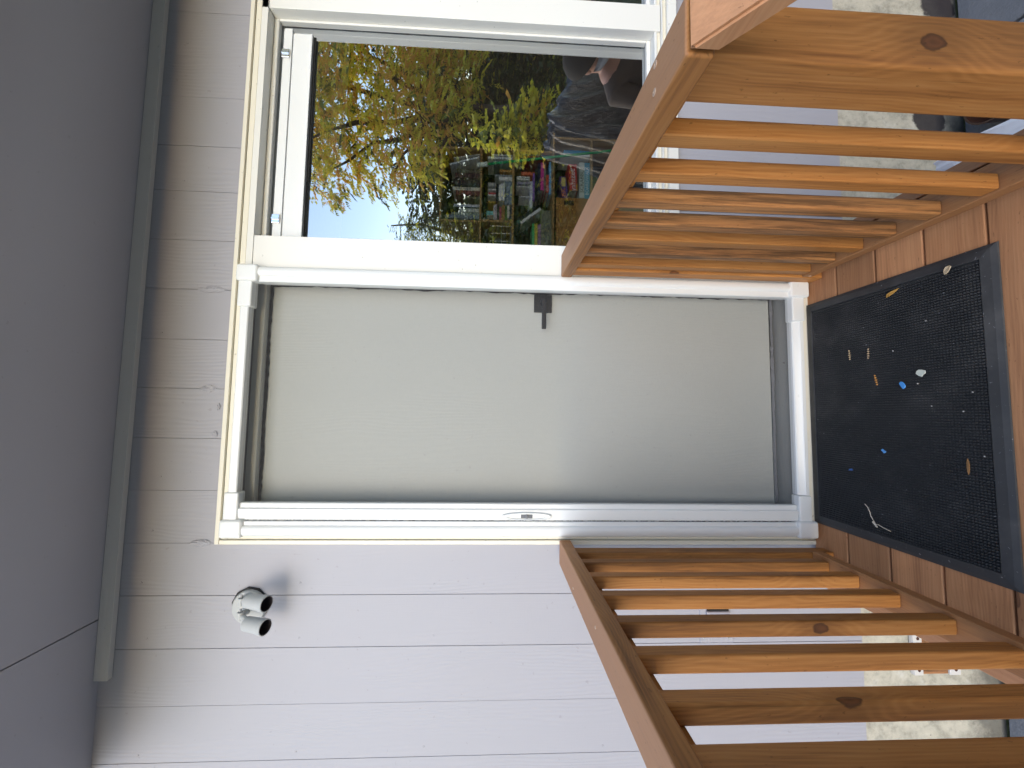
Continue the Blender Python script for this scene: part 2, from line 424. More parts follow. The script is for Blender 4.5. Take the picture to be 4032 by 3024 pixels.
add_box(bm, 3.42, WX1, .023, .12, -.19, 2.585); add_box(bm, WX0, -1.275, .023, .12, 2.585, 3.3)
add_box(bm, .53, .648, .11, .14, -.19, 2.2); add_box(bm, -.475, .53, .023, .12, -.19, -.045)
mobj('sheathing', bm, MAT['sheath'], sw)
# torn wood and filler at three joints above the door
for (x, z, h) in ((.439, 2.30, .10), (.066, 2.285, .06), (-.490, 2.275, .07), (.0, 2.245, .018), (-.10, 2.25, .02)):
    bm = bmesh.new(); q = random.Random(int(abs(x) * 1000))
    bmesh.ops.create_icosphere(bm, subdivisions=3, radius=1)
    for v in bm.verts:
        n = 1 + q.uniform(-.28, .28)
        v.co = Vector((v.co.x * .012 * n, v.co.y * .0058 * n, v.co.z * h / 2 * (1 + q.uniform(-.12, .12))))
    bmesh.ops.translate(bm, verts=bm.verts, vec=(x, -.0005, z))
    mobj('filler_patch', bm, MAT['siding'], sw)
q = random.Random(77)
for a, b_ in zip(joints[4:-3], joints[5:-2]):
    for z in ((2.45,) if b_ > -.489 else (2.45, 1.9, 1.45, .8)):
        bm = bmesh.new(); add_lathe(bm, (a + q.uniform(.02, .05), -.0003, z + q.uniform(-.02, .02)), (0, -1, 0), [(-.001, .0035), (.0009, .0032), (.0004, .0018), (.0004, 0)], 8)
        mobj('nail_head', bm, MAT['siding'], sw)

so = thing('soffit', 'dark grey painted porch ceiling panels under the roof', 'soffit', (0, 0, 2.585))
SX0 = -1.27
box('soffit_panel', MAT['soffit'], -.740, WX1, -.52, .02, 2.585, 2.60, so, .0015, 1)
box('soffit_panel', MAT['soffit'], SX0, -.7435, -.52, .02, 2.585, 2.60, so, .0015, 1)
fb = board('frieze_board', MAT['frieze'], -.945, WX1, -.021, -.001, 2.538, 2.5845, 'x', None, .0015, 1)
tag(fb, 'narrow grey trim board along the wall top under the dark porch ceiling', 'trim board')
rf = thing('roof', 'house roof slab with fascia board above the porch ceiling', 'roof', (0, 0, 2.6))
bm = bmesh.new()
add_box(bm, SX0, WX1, -.56, .14, 2.602, 2.68); add_box(bm, SX0, WX1, 1.05, 3.2, 2.602, 2.68); add_box(bm, SX0, .3, .14, 1.05, 2.602, 2.68); add_box(bm, 3.4, WX1, .14, 1.05, 2.602, 2.68)  # unseen skylight gap added in the slab to brighten the bookcase
mobj('roof_slab', bm, MAT['sheath'], rf)
box('fascia_board', MAT['frieze'], SX0, WX1, -.555, -.522, 2.50, 2.60, rf, .003, 1)

# ------------------------------------------------------------------ door
dr = thing('door', 'plain grey entry door with black lever behind the white framed screen', 'door', (.03, .1, .05))
slab = board('door_slab', MAT['door'], -.425, .497, .065, .108, .090, 2.150, 'z', dr, .002, 1)
jb = bmesh.new()
add_box(jb, -.472, -.432, -.012, .14, -.04, 2.20); add_box(jb, .504, .53, -.012, .14, -.04, 2.20); add_box(jb, -.431, .503, -.010, .14, 2.155, 2.20)
mobj('door_frame', jb, MAT['darkjamb'], dr)
st = bmesh.new()
add_box(st, -.431, .503, .030, .061, 2.118, 2.1545, .002, 1); add_box(st, -.431, -.419, .030, .061, .078, 2.117, .002, 1); add_box(st, .490, .503, .030, .061, .078, 2.117, .002, 1)
mobj('door_stop', st, MAT['door'], dr)
# rubber weatherstrip, a little wavy
def wavy(name, mat, p0, p1, r, amp, n, parent, seed):
    q = random.Random(seed); bm = bmesh.new(); p0, p1 = Vector(p0), Vector(p1); d = p1 - p0; prev = None; side = Vector((1, 0, 0)) if abs(d.z) > abs(d.x) else Vector((0, 0, 1))
    o = 0
    for i in range(n + 1):
        o = .7 * o + q.uniform(-amp, amp); c = p0 + d * (i / n) + side * o
        rr = r * (1 + q.uniform(-.35, .35))
        ring = [bm.verts.new(c + side * rr * math.cos(a) + Vector((0, 1, 0)) * rr * math.sin(a)) for a in (0, 1.57, 3.14, 4.71)]
        if prev:
            for k in range(4): bm.faces.new((prev[k], prev[(k + 1) % 4], ring[(k + 1) % 4], ring[k]))
        prev = ring
    return mobj(name, bm, mat, parent)
wavy('weatherstrip', MAT['gasket'], (-.42, .060, 2.114), (.49, .060, 2.114), .005, .0016, 60, dr, 1)
wavy('weatherstrip', MAT['gasket'], (.484, .060, .09), (.484, .060, 2.11), .0055, .0018, 110, dr, 2)
wavy('door_sweep', MAT['darkjamb'], (-.42, .062, .083), (.49, .062, .083), .007, .001, 60, dr, 4)
extrude('threshold', MAT['sillconc'], [(.012, .02), (.012, .055), (.016, .058), (.062, .072), (.14, .074), (.14, .02)], 'x', -.43, .50, dr)
box('threshold_lip', MAT['darkjamb'], -.43, .50, -.010, .011, .0, .050, dr, .002, 1)
hx, hz = .4375, 1.041
hp = box('handle_plate', MAT['blackmetal'], hx - .036, hx + .036, .052, .0648, hz - .036, hz + .036, dr, .002, 2)
bm = bmesh.new(); add_lathe(bm, (hx + .001, .053, hz), (0, -1, 0), [(0, .013), (.032, .013), (.040, .011), (.0401, 0)], 20)
mobj('handle_stem', bm, MAT['blackmetal'], hp, True)
box('lever', MAT['blackmetal'], hx - .112, hx + .008, .012, .022, hz - .0085, hz + .0085, hp, .002, 2)

# ------------------------------------------------------------------ retractable screen door
sc = thing('screen_door', 'white aluminium retractable screen door frame pulled closed over the grey door', 'screen door', (.033, -.03, .01))
V = MAT['vinyl']
def vprof(xo, xi, ridge, s):     # xo outer edge, xi inner edge, ridge line between; s = +1 when inner lies at +x
    return [(xo, -.006), (xo, -.030), (xo + s * .003, -.041), (xo + s * .009, -.048), (xo + s * .018, -.052), (xo + s * .028, -.053), (ridge - s * .007, -.051), (ridge - s * .002, -.047), (ridge, -.043), (xi - s * .003, -.043), (xi, -.040), (xi, -.006)]
extrude('latch_jamb', V, vprof(-.456, -.400, -.414, 1), 'z', .085, 2.105, sc)
extrude('screen_housing', V, vprof(.523, .462, .482, -1), 'z', .085, 2.105, sc)
extrude('top_track', V, [(-.006, 2.168), (-.006, 2.138), (-.038, 2.136), (-.041, 2.139), (-.041, 2.163), (-.037, 2.168)], 'x', -.304, .372, sc)
extrude('bottom_track', V, [(-.006, .070), (-.030, .071), (-.034, .068), (-.040, .050), (-.044, .046), (-.044, .034), (-.006, .034)], 'x', -.30, .372, sc)
pb = extrude('pull_bar', V, [(-.397, -.012), (-.397, -.036), (-.393, -.040), (-.363, -.043), (-.358, -.041), (-.355, -.035), (-.341, -.034), (-.338, -.031), (-.338, -.012)], 'z', .078, 2.128, sc)
# the latch: oval raised rim, recessed face and a grey slider
bm = bmesh.new(); ring = []
def oval(cx, cz, rx, rz, n=40, p=2.6): return [(cx + rx * math.copysign(abs(math.cos(a)) ** (2 / p), math.cos(a)), cz + rz * math.copysign(abs(math.sin(a)) ** (1.2), math.sin(a))) for a in [2 * math.pi * i / n for i in range(n)]]
prev = None
for (rx, rz, y) in ((.0145, .093, -.040), (.0145, .092, -.047), (.0125, .086, -.0505), (.0095, .074, -.0495), (.0085, .069, -.0455)):
    rg = [bm.verts.new((x, y, z)) for x, z in oval(-.3800, 1.105, rx, rz)]
    if prev:
        for i in range(40): bm.faces.new((prev[i], prev[(i + 1) % 40], rg[(i + 1) % 40], rg[i]))
    prev = rg
bm.faces.new(prev)
lt = mobj('latch_plate', bm, V, pb); shade(lt, 45)
box('latch_slot', plain((.12, .13, .15)), -.3865, -.3735, -.0475, -.044, 1.084, 1.126, pb, .0008, 1)
box('latch_slider', plain((.16, .17, .19)), -.3862, -.3735, -.0535, -.0476, 1.101, 1.109, pb, .001, 1)
# brush seal tufts between bar and jamb
bm = bmesh.new(); q = random.Random(9); z = .10
while z < 2.10:
    h = q.uniform(.003, .012)
    if q.random() < .75: add_box(bm, -.4005, -.4005 + q.uniform(.001, .004), -.034, -.030, z, z + h)
    z += h + q.uniform(.0, .004)
bs = mobj('brush_seal', bm, plain((.02, .022, .035)), sc)
bs['kind'] = 'stuff'
def corner(x_out, s, zc, top):   # L-shaped moulded corner piece
    bm = bmesh.new(); x1 = x_out + s * .062; x2 = x_out + s * .155
    t = 1 if top else -1
    za, zb = (zc - .078, zc) if top else (zc, zc + .078)
    add_box(bm, min(x_out - s * .002, x1), max(x_out - s * .002, x1), -.0565, -.004, za, zb, .010, 3)
    zz = (zc - .056, zc - .006) if top else (zc + .016, zc + .066)
    add_box(bm, min(x_out + s * .05, x2), max(x_out + s * .05, x2), -.047, -.004, zz[0], zz[1], .006, 3)
    o = mobj('corner_piece', bm, V, sc); shade(o, 40); return o
corner(-.456, 1, 2.182, True); corner(.523, -1, 2.182, True); corner(-.456, 1, .010, False); corner(.523, -1, .010, False)
bm = bmesh.new(); vs = [bm.verts.new(p) for p in ((-.34, -.020, .06), (.47, -.020, .06), (.47, -.020, 2.14), (-.34, -.020, 2.14))]; bm.faces.new(vs)
mobj('mesh_screen', bm, MAT['mesh'], sc)
wb = board('sill_board', MAT['cream'], -.45, .52, -.030, -.012, -.035, .033, 'x', None, .003, 2)
tag(wb, 'worn cream wooden strip under the white screen track at deck level', 'sill strip')

# ------------------------------------------------------------------ cream trim round door and window; windows
tr = thing('cream_trim', 'grooved cream trim framing the door and the window along the top', 'trim', (0, 0, 0))
def trimtop(x0, x1):
    box('outer_bead', MAT['cream'], x0, x1, -.026, .004, 2.196, 2.212, tr, .002, 1)
    box('cove_strip', MAT['cream'], x0 + .016, x1, -.018, .004, 2.173, 2.1945, tr, .003, 2)
trimtop(-.487, 3.45)
box('outer_bead', MAT['cream'], -.487, -.472, -.026, .004, -.03, 2.1955, tr, .002, 1)
box('cove_strip', MAT['cream'], -.4705, -.457, -.018, .004, -.03, 2.1725, tr, .003, 2)

def window(x0, x1, label, full=True):
    wn = thing('window', label, 'window', ((x0 + x1) / 2, 0, .6))
    T = MAT['trim']
    box('head_board', T, x0 - .12, x1 + .05, -.021, .10, 2.147, 2.1715, wn, .0015, 1)
    if full: board('mullion_board', T, x0 - .121, x0, -.020, .11, -.03, 2.146, 'z', wn, .0025, 2)
    board('mullion_board', T, x1, x1 + .117, -.020, .11, .575, 2.146, 'z', wn, .0025, 2)
    bm = bmesh.new()
    add_box(bm, x1 - .011, x1 - .0005, .021, .0455, .618, 2.127, .003, 2); add_box(bm, x0 + .001, x1 - .0005, .021, .0455, 2.1275, 2.1462, .003, 2)
    add_box(bm, x0 + .001, x1 - .0005, .021, .0455, .601, .6172, .003, 2)
    if full: add_box(bm, x0 + .0005, x0 + .010, .021, .0455, .618, 2.127, .003, 2)
    mobj('stop_bead', bm, MAT['trim'], wn)
    bm = bmesh.new()
    add_box(bm, x0 + .001, x1 - .001, .0465, .0475, .602, 2.146)
    mobj('glass_pane', bm, MAT['glass'], wn)
    bm = bmesh.new()
    add_box(bm, x0 + .001, x1 - .0005, .0485, .10, .585, .606); add_box(bm, x1 - .0085, x1 - .0005, .0485, .10, .607, 2.139); add_box(bm, x0 + .001, x1 - .0005, .0485, .10, 2.14, 2.1462); add_box(bm, x0 + .001, x0 + .0085, .0485, .10, .607, 2.139)
    mobj('inner_frame', bm, MAT['trim'], wn)
    wavy('glazing_gap', MAT['gasket'], (x1 - .0115, .0452, .63), (x1 - .0115, .0452, 2.12), .0011, .0007, 60, wn, 21)
    # sill, drip lip and apron under the opening
    xe = x1 + .119
    box('sill', T, x0 + .001, x1 - .0005, -.0005, .0475, .585, .600, wn, .002, 2)
    box('sill_lip', T, x0 + .001, x1 - .0005, -.019, -.001, .588, .6005, wn, .003, 2)
    box('sill_groove', MAT['cream'], x0 + .001, xe + .0, -.010, .004, .573, .5745 + .012, wn, .001, 1)
    box('sill_nosing', T, x0 + .001, xe, -.024, .004, .5665, .572, wn, .0015, 1)
    box('apron_strip', MAT['cream'], x0 + .001, xe, -.014, .004, .549, .5655, wn, .002, 1)
    box('apron_board', T, x0 + .001, xe, -.026, .004, .509, .548, wn, .002, 1)
    return wn
W1 = window(.648, 1.572, 'tall fixed window reflecting autumn trees beside the white screen door')
W2 = window(1.690, 3.30, 'second window cut off at the edge of the view past the white mullion', False)  # unseen right part widened to let more daylight onto the bookcase
# roller shade cassette in the top of the opening
rsh = thing('roller_shade', 'white roller shade cassette with chrome clips at the top of the window', 'roller shade', (1.1, .02, 1.97))
extrude('headrail', V, [(.022, 2.074), (.022, 2.100), (.025, 2.107), (.029, 2.110), (.042, 2.110), (.042, 2.074)], 'x', .656, 1.530, rsh)
extrude('fascia', V, [(.024, 1.994), (.024, 2.066), (.027, 2.071), (.0425, 2.072), (.0425, 1.994)], 'x', .656, 1.512, rsh)
box('shade_bar', V, .656, 1.512, .021, .0235, 1.994, 2.000, rsh, .001, 1)
box('rubber_flap', MAT['gasket'], .656, 1.512, .036, .042, 1.9905, 1.9935, rsh)
box('rubber_flap', MAT['gasket'], .90, 1.512, .036, .041, 1.986, 1.990, rsh)
for x in (.733, 1.420):
    cp = bmesh.new(); add_box(cp, x - .018, x + .018, .016, .0215, 2.078, 2.109, .002, 2); add_box(cp, x - .004, x + .004, .012, .0155, 2.078, 2.109, .001, 1)
    mobj('clip', cp, MAT['chrome'], rsh)

# ------------------------------------------------------------------ floodlight on the siding
fl = thing('floodlight', 'grey twin floodlight with round base mounted on the siding left of the door', 'floodlight', (-.70, 0, 2.08))
L = MAT['lamp']
cx, cz = -.708, 2.085
bm = bmesh.new(); add_lathe(bm, (cx, .001, cz), (0, -1, 0), [(0, .060), (.012, .060), (.018, .056), (.0195, .05), (.0195, 0)], 40)
shade(mobj('base_plate', bm, L, fl), 40)
bm = bmesh.new(); add_lathe(bm, (cx + .006, .0005, cz + .003), (0, -1, 0), [(0, .0612), (.008, .0612), (.008, 0)], 10)
mobj('base_gasket', bm, MAT['gasket'], fl)
bm = bmesh.new(); add_lathe(bm, (cx - .012, -.0185, cz + .012), (0, -1, 0), [(0, .0125), (.003, .0125), (.0035, .011), (.0035, 0)], 24); add_box(bm, cx - .013, cx - .011, -.0232, -.0222, cz + .002, cz + .022)
mobj('cover_screw', bm, L, fl)
for (x, xt, sgn) in ((-.648, .010, 1), (-.722, -.004, -1)):
    top = Vector((x - .004, -.082, 2.052)); d = Vector((xt, -.28, -.90)).normalized()
    bm = bmesh.new()
    add_lathe(bm, top, d, [(0, 0), (0, .0195), (.004, .0225), (.060, .0240), (.062, .0255), (.078, .0262), (.082, .0255), (.0824, .0228)], 32)
    lh = mobj('lamp_head', bm, L, fl); shade(lh, 35)
    bm = bmesh.new(); add_lathe(bm, top, d, [(.0825, .0229), (.060, .0218), (.045, .0205), (.035, 0)], 32)
    mobj('lamp_socket', bm, MAT['lampdark'], lh, True)
    bm = bmesh.new()
    kx = cx + (.035 if sgn > 0 else -.012)
    add_tube(bm, (kx, -.016, cz + .012 - (0 if sgn > 0 else .01)), (kx + .004, -.045, cz + .010), .0095, .0105, 16); add_tube(bm, (kx + .004, -.045, cz + .010), top + d * .006 + Vector((0, .012, 0)), .008, .0085, 14)
    add_lathe(bm, (kx + .016, -.052, cz + .004), (-1, 0, 0), [(0, 0), (0, .010), (.024, .010), (.024, 0)], 16)
    shade(mobj('knuckle', bm, L, fl), 40)
    bm = bmesh.new(); add_tube(bm, (kx + .026, -.052, cz + .004), (kx + .014, -.052, cz + .004), .004, .004, 10)
    mobj('wing_screw', bm, MAT['steel'], fl)

# ------------------------------------------------------------------ deck and steps
dk = thing('deck', 'brown stained wooden landing of broad boards in front of the door', 'deck', (.03, -.5, 0))
y = -.021; rs = random.Random(11)
edges = [-.021] + [-.159 - .1425 * i for i in range(7)]
for i in range(7):
    y1 = edges[i] - (.0025 if i else 0); y0 = edges[i + 1] + .0025
    board('plank', MAT['deck'], -.588, .640, y0, y1, -.028, 0, 'x', dk, .004, 2, wear=(.12 + .18 * rs.random(), .10 * rs.random(), 0))
board('rim_board', MAT['weathered'], -.632, -.593, -1.012, -.03, -.14, -.003, 'y', dk, .003, 2, wear=(.7, 0, 0))
board('rim_board', MAT['weathered'], .645, .684, -1.012, -.03, -.14, -.003, 'y', dk, .003, 2, wear=(.7, 0, 0))
board('front_board', MAT['deck'], -.588, .640, -1.012, -.975, -.175, -.029, 'x', dk, .003, 2)
for x in (-.40, .02, .44): board('joist', MAT['deck'], x - .019, x + .019, -.974, -.03, -.17, -.0285, 'y', dk, .002, 1)
for (x, y) in ((-.54, -.9), (.59, -.9), (-.54, -.12), (.59, -.12)): board('support_post', MAT['deck'], x - .04, x + .04, y - .04, y + .04, -.76, -.03, 'z', dk, .003, 1)
stp = thing('steps', 'wooden steps going down from the landing towards the garden', 'steps', (.03, -1.4, -.74))
for k in range(3):
    zt = -.185 * (k + 1)
    for j in range(2):
        ya = -1.016 - .28 * k - .142 * j
        board('tread', MAT['deck'], -.56, .62, ya - .138, ya, zt - .036, zt, 'x', stp, .004, 2)
for x in (-.52, .56):
    bm = bmesh.new(); pts = [(-1.016, -.225), (-1.296, -.225), (-1.296, -.41), (-1.576, -.41), (-1.576, -.595), (-1.86, -.595), (-1.86, -.76), (-1.62, -.76), (-1.016, -.42)]
    A = [bm.verts.new((x, p[0], p[1])) for p in pts]; B = [bm.verts.new((x + .036, p[0], p[1])) for p in pts]
    for i in range(len(pts)): bm.faces.new((A[i], A[(i + 1) % len(pts)], B[(i + 1) % len(pts)], B[i]))
    bm.faces.new(A); bm.faces.new(B)
    mobj('stringer', bm, MAT['deck'], stp)

# ------------------------------------------------------------------ railings
def railing(label, s, fars, xin, hr, ang, bx, wears, hand_wear_toplight):
    """s: -1 left, +1 right.  xin: inner face of balusters; hr: handrail inner edge at wall and near end; bx: bottom rail inner edge"""
    rl = thing('railing', label, 'railing', (s * .53, -.5, 0), 'porch railings')
    W = MAT['wood']
    def span(a, wd): return (min(a, a + s * wd), max(a, a + s * wd))
    # handrail: flat 2x4, laid from wall to the top of the post
    h0, h1 = hr; xm = (h0 + h1) / 2; ya, yb = -.050, -1.006
    x0, x1 = span(xm, .086)
    rot = Matrix.Rotation(math.atan2(h1 - h0, yb - ya) * -1, 4, 'Z')
    board('handrail', W, x0, x1, yb, ya, .945, .986, 'y', rl, .005, 3, wear=hand_wear_toplight, rot=rot)
    # rail under the handrail on the outer side of the balusters
    x0, x1 = span(xin + s * .0385, .030); board('top_rail', W, x0, x1, -.862, -.104, .893, .9445, 'y', rl, .003, 2)
    # bottom rail
    x0, x1 = span(bx, .075); board('bottom_rail', W, x0, x1, -.862, -.104, .046, .082, 'y', rl, .003, 2, wear=(.55, 0, 0))
    for i, (yf, wr) in enumerate(zip(fars, wears)):
        x0, x1 = span(xin, .038)
        board('baluster', W, x0, x1, yf - .038, yf, .0825, .9445, 'z', rl, .005, 2, wear=wr)
    x0, x1 = span(xin, .089); board('post', W, x0, x1, -.954, -.866, .0005, .9445, 'z', rl, .006, 3, wear=(.05, .05, 0))
    x0, x1 = span(xin - s * .006, .040); board('wall_post', W, x0, x1, -.103, -.052, .0005, .9445, 'z', rl, .003, 2, wear=(.0, .35, 0))
    return rl
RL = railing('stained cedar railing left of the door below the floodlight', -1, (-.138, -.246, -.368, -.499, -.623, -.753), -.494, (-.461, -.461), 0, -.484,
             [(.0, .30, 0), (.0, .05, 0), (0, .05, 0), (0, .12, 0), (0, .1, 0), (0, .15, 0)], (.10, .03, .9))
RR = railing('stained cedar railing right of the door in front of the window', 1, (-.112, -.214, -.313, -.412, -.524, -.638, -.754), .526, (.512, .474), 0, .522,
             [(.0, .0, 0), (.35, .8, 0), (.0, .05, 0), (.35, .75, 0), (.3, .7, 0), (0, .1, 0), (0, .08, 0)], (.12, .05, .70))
for p in ((.508, -.905, .9862), (.550, -.91, .9862)): screw(RR, p, (0, 0, 1), .006)
for p in ((-.50, -.905, .9862), (-.497, -.55, .9862), (-.52, -.30, .9862)): screw(RL, p, (0, 0, 1), .004)
screw(RR, (.5205, -.118, .062), (-1, 0, 0), .0045)
# sloping stair handrails
sl = rad(40)
for s, xin, lab in ((1, .474, 'weathered wooden stair handrail sloping down from the right landing post'), (-1, -.461, 'weathered wooden stair handrail sloping down from the left landing post')):
    srl = thing('stair_railing', lab, 'stair railing', (xin, -1.5, -.74), 'stair handrails')
    Lr = 1.25; c = Vector((xin + s * .043, -1.0095, .9655)); d = Vector((0, -math.cos(sl), -math.sin(sl)))
    # local X along d, built with the top edge end cut plumb
    bm = bmesh.new(); t = .041 / math.cos(sl)
    a = [(0, t / 2), (0, -t / 2)]
    vs = []
    for (px) in (-.043, .043):
        q0 = Vector((px, 0, .0205)); q1 = Vector((px, 0, -.0205)); e = d * Lr
        vs.append([bm.verts.new(q) for q in (q0, q1, q1 + e, q0 + e)])
    for i in range(4): bm.faces.new((vs[0][i], vs[0][(i + 1) % 4], vs[1][(i + 1) % 4], vs[1][i]))
    bm.faces.new(vs[0]); bm.faces.new(vs[1])
    bmesh.ops.bevel(bm, geom=list(bm.edges), offset=.004, segments=2, affect='EDGES')
    R = Matrix.Translation(c) @ Matrix.Rotation(rad(90), 4, 'Z')
    inv = R.inverted() @ Matrix.Translation(c)
    bmesh.ops.transform(bm, matrix=inv, verts=bm.verts)
    o = mobj('handrail', bm, MAT['weathered'], srl, matrix=R); shade(o, 50); o.color = (.30, .12, .8, 1)  # blue channel lightens the top face in place of sky light
    nrm = Vector((0, -math.sin(sl), math.cos(sl)))
    screw(srl, c + d * .075 + nrm * .0162 + Vector((-s * .012, 0, 0)), nrm, .0065)
    e = c + d * (Lr - .06)
    board('newel_post', MAT['wood'], e.x - .044, e.x + .044, e.y - .044, e.y + .044, -.74, e.z - .02, 'z', srl, .005, 2)
    for k in range(1, 8):
        q = c + d * (k * .14)
        board('baluster', MAT['wood'], q.x - .019, q.x + .019, q.y - .019, q.y + .019, q.z - .86, q.z - .033, 'z', srl, .004, 1)
    bm = bmesh.new(); q0 = c + d * .1 + Vector((0, 0, -.90)); q1 = c + d * 1.1 + Vector((0, 0, -.90))
    add_tube(bm, q0, q1, .03, .03, 4); mobj('bottom_rail', bm, MAT['wood'], srl)

# ------------------------------------------------------------------ door mat
mt = thing('doormat', 'black rubber scraper doormat with raised studs on the wooden landing', 'doormat', (.016, -.318, 0))
X0, X1, Y0, Y1 = -.402, .436, -.609, -.026
bm = bmesh.new()
outer = [(X0, Y0), (X1, Y0), (X1, Y1), (X0, Y1)]
def inset(k): return [(X0 + k, Y0 + k), (X1 - k, Y0 + k), (X1 - k, Y1 - k), (X0 + k, Y1 - k)]
prev = None
for (k, z) in ((0, .0012), (.0012, .0045), (.012, .0095), (.0315, .0125), (.0335, .0115), (.0335, .0045)):
    rg = [bm.verts.new((x, y, z)) for x, y in inset(k)]
    if prev:
        for i in range(4): bm.faces.new((prev[i], prev[(i + 1) % 4], rg[(i + 1) % 4], rg[i]))
    prev = rg
bm.faces.new(prev)
b0 = [bm.verts.new((x, y, .0012)) for x, y in outer]
mobj('mat_border', bm, MAT['rubber'], mt)
bm = bmesh.new(); p = .0075; q = random.Random(2)
nx = int((X1 - X0 - .068) / p); ny = int((Y1 - Y0 - .068) / p)
for i in range(nx):
    for j in range(ny):
        x = X0 + .038 + i * p; y = Y0 + .038 + j * p
        tx, ty = q.uniform(-.0006, .0006), q.uniform(-.0006, .0006)
        lo = [bm.verts.new((x + .0027 * a, y + .0027 * b, .0045)) for a, b in ((-1, -1), (1, -1), (1, 1), (-1, 1))]
        hi = [bm.verts.new((x + tx + .0016 * a, y + ty + .0016 * b, .0125)) for a, b in ((-1, -1), (1, -1), (1, 1), (-1, 1))]
        for k in range(4): bm.faces.new((lo[k], lo[(k + 1) % 4], hi[(k + 1) % 4], hi[k]))
        bm.faces.new(hi)
sf = mobj('stud_field', bm, MAT['rubber'], mt); sf['kind'] = 'stuff'

# litter lying on the mat
def flake(name, label, cat, x, y, rx, ry, rot, mat, z=.0128, n=9, seed=1, th=.0016, curl=.0, group=None):
    q = random.Random(seed); bm = bmesh.new(); lo = []; hi = []
    for i in range(n):
        a = 2 * math.pi * i / n; k = 1 + q.uniform(-.3, .3)
        px, py = rx * k * math.cos(a), ry * k * math.sin(a); zz = curl * (px / rx) ** 2
        c, s_ = math.cos(rot), math.sin(rot)
        lo.append(bm.verts.new((px * c - py * s_, px * s_ + py * c, zz))); hi.append(bm.verts.new(((px * c - py * s_) * .9, (px * s_ + py * c) * .9, zz + th)))
    for i in range(n): bm.faces.new((lo[i], lo[(i + 1) % n], hi[(i + 1) % n], hi[i]))
    bm.faces.new(hi); bm.faces.new(lo[::-1])
    return tag(mobj(name, bm, mat, matrix=Matrix.Translation((x, y, z))), label, cat, group)
flake('paint_chip', 'bright blue paint chip near the middle of the black doormat', 'paint chip', .096, -.378, .010, .008, .4, plain((.06, .30, .75)), seed=2)
flake('paint_chip', 'whitish heart-shaped flake beside the bright blue chip on the doormat', 'paint chip', .128, -.430, .009, .012, -.3, plain((.62, .66, .58)), seed=5)
flake('paint_chip', 'small blue and white scrap left of centre on the doormat', 'paint chip', -.106, -.312, .009, .005, .8, plain((.10, .32, .70)), seed=8)
flake('paint_chip', 'dark blue sliver near the latch side of the doormat', 'paint chip', -.180, -.197, .004, .009, .2, plain((.04, .12, .35)), seed=9)
flake('dry_leaf', 'curled yellow leaf near the window side of the doormat', 'leaf', .381, -.362, .006, .021, .35, plain((.48, .27, .06)), curl=.004, seed=3)
flake('dry_leaf', 'pale dry scrap on the near corner of the doormat by the right railing', 'leaf', .398, -.508, .008, .012, 1.0, plain((.52, .42, .28)), curl=.003, seed=4)
flake('twig_piece', 'short straight brown twig at the near edge of the doormat', 'twig', -.124, -.527, .003, .019, 1.57, plain((.22, .12, .05)), th=.003, seed=12)
def pod(x, y, rot, col, label, n=5):
    bm = bmesh.new()
    for k in range(n):
        t = (k - (n - 1) / 2) * .0072
        add_lathe(bm, (t * math.cos(rot), t * math.sin(rot), .0), (math.cos(rot), math.sin(rot), .15), [(-.0028, .0008), (0, .0042 - abs(k - 2) * .0006), (.0028, .0008)], 8)
    tag(mobj('seed_husk', bm, plain(col), None, matrix=Matrix.Translation((x, y, .0145))), label, 'seed husk', 'husks on the doormat')
pod(.211, -.213, 0.05, (.50, .38, .24), 'pale striped seed husk nearest the door on the doormat')
pod(.206, -.279, -.05, (.46, .35, .24), 'pale striped seed husk behind the blue chip on the doormat')
pod(.118, -.300, .2, (.55, .27, .08), 'orange brown seed husk in the middle of the doormat')
bm = bmesh.new(); pts = [(-.284, -.243), (-.292, -.252), (-.304, -.258), (-.318, -.262), (-.330, -.270), (-.340, -.276), (-.338, -.284), (-.343, -.30), (-.347, -.323)]
for a, c in zip(pts[:-1], pts[1:]): add_tube(bm, (a[0], a[1], .0145), (c[0], c[1], .0150), .0014, .0011, 6)
add_tube(bm, (-.334, -.268, .0145), (-.347, -.282, .0165), .0040, .002, 7)
tag(mobj('rootlet', bm, plain((.55, .5, .42))), 'pale forked rootlet lying by the latch-side edge of the doormat', 'twig')
q = random.Random(31)
for i, (x, y, wh) in enumerate(((.274, -.450, 'between the pale leaf scrap and the whitish flake'), (.203, -.356, 'between the bright blue chip and the yellow leaf'), (.067, -.546, 'at the near edge in line with the blue chip'), (.018, -.524, 'at the near edge about the middle of the mat'), (-.093, -.561, 'right beside the straight brown twig'), (.033, -.452, 'well below the bright blue chip'), (.098, -.42, 'close under the bright blue chip'))):
    flake('crumb', 'tiny white speck on the doormat ' + wh, 'crumb', x, y, .0021, .0017, q.random() * 3, plain((.5, .5, .5)), seed=40 + i, n=6, group='white specks on the doormat')

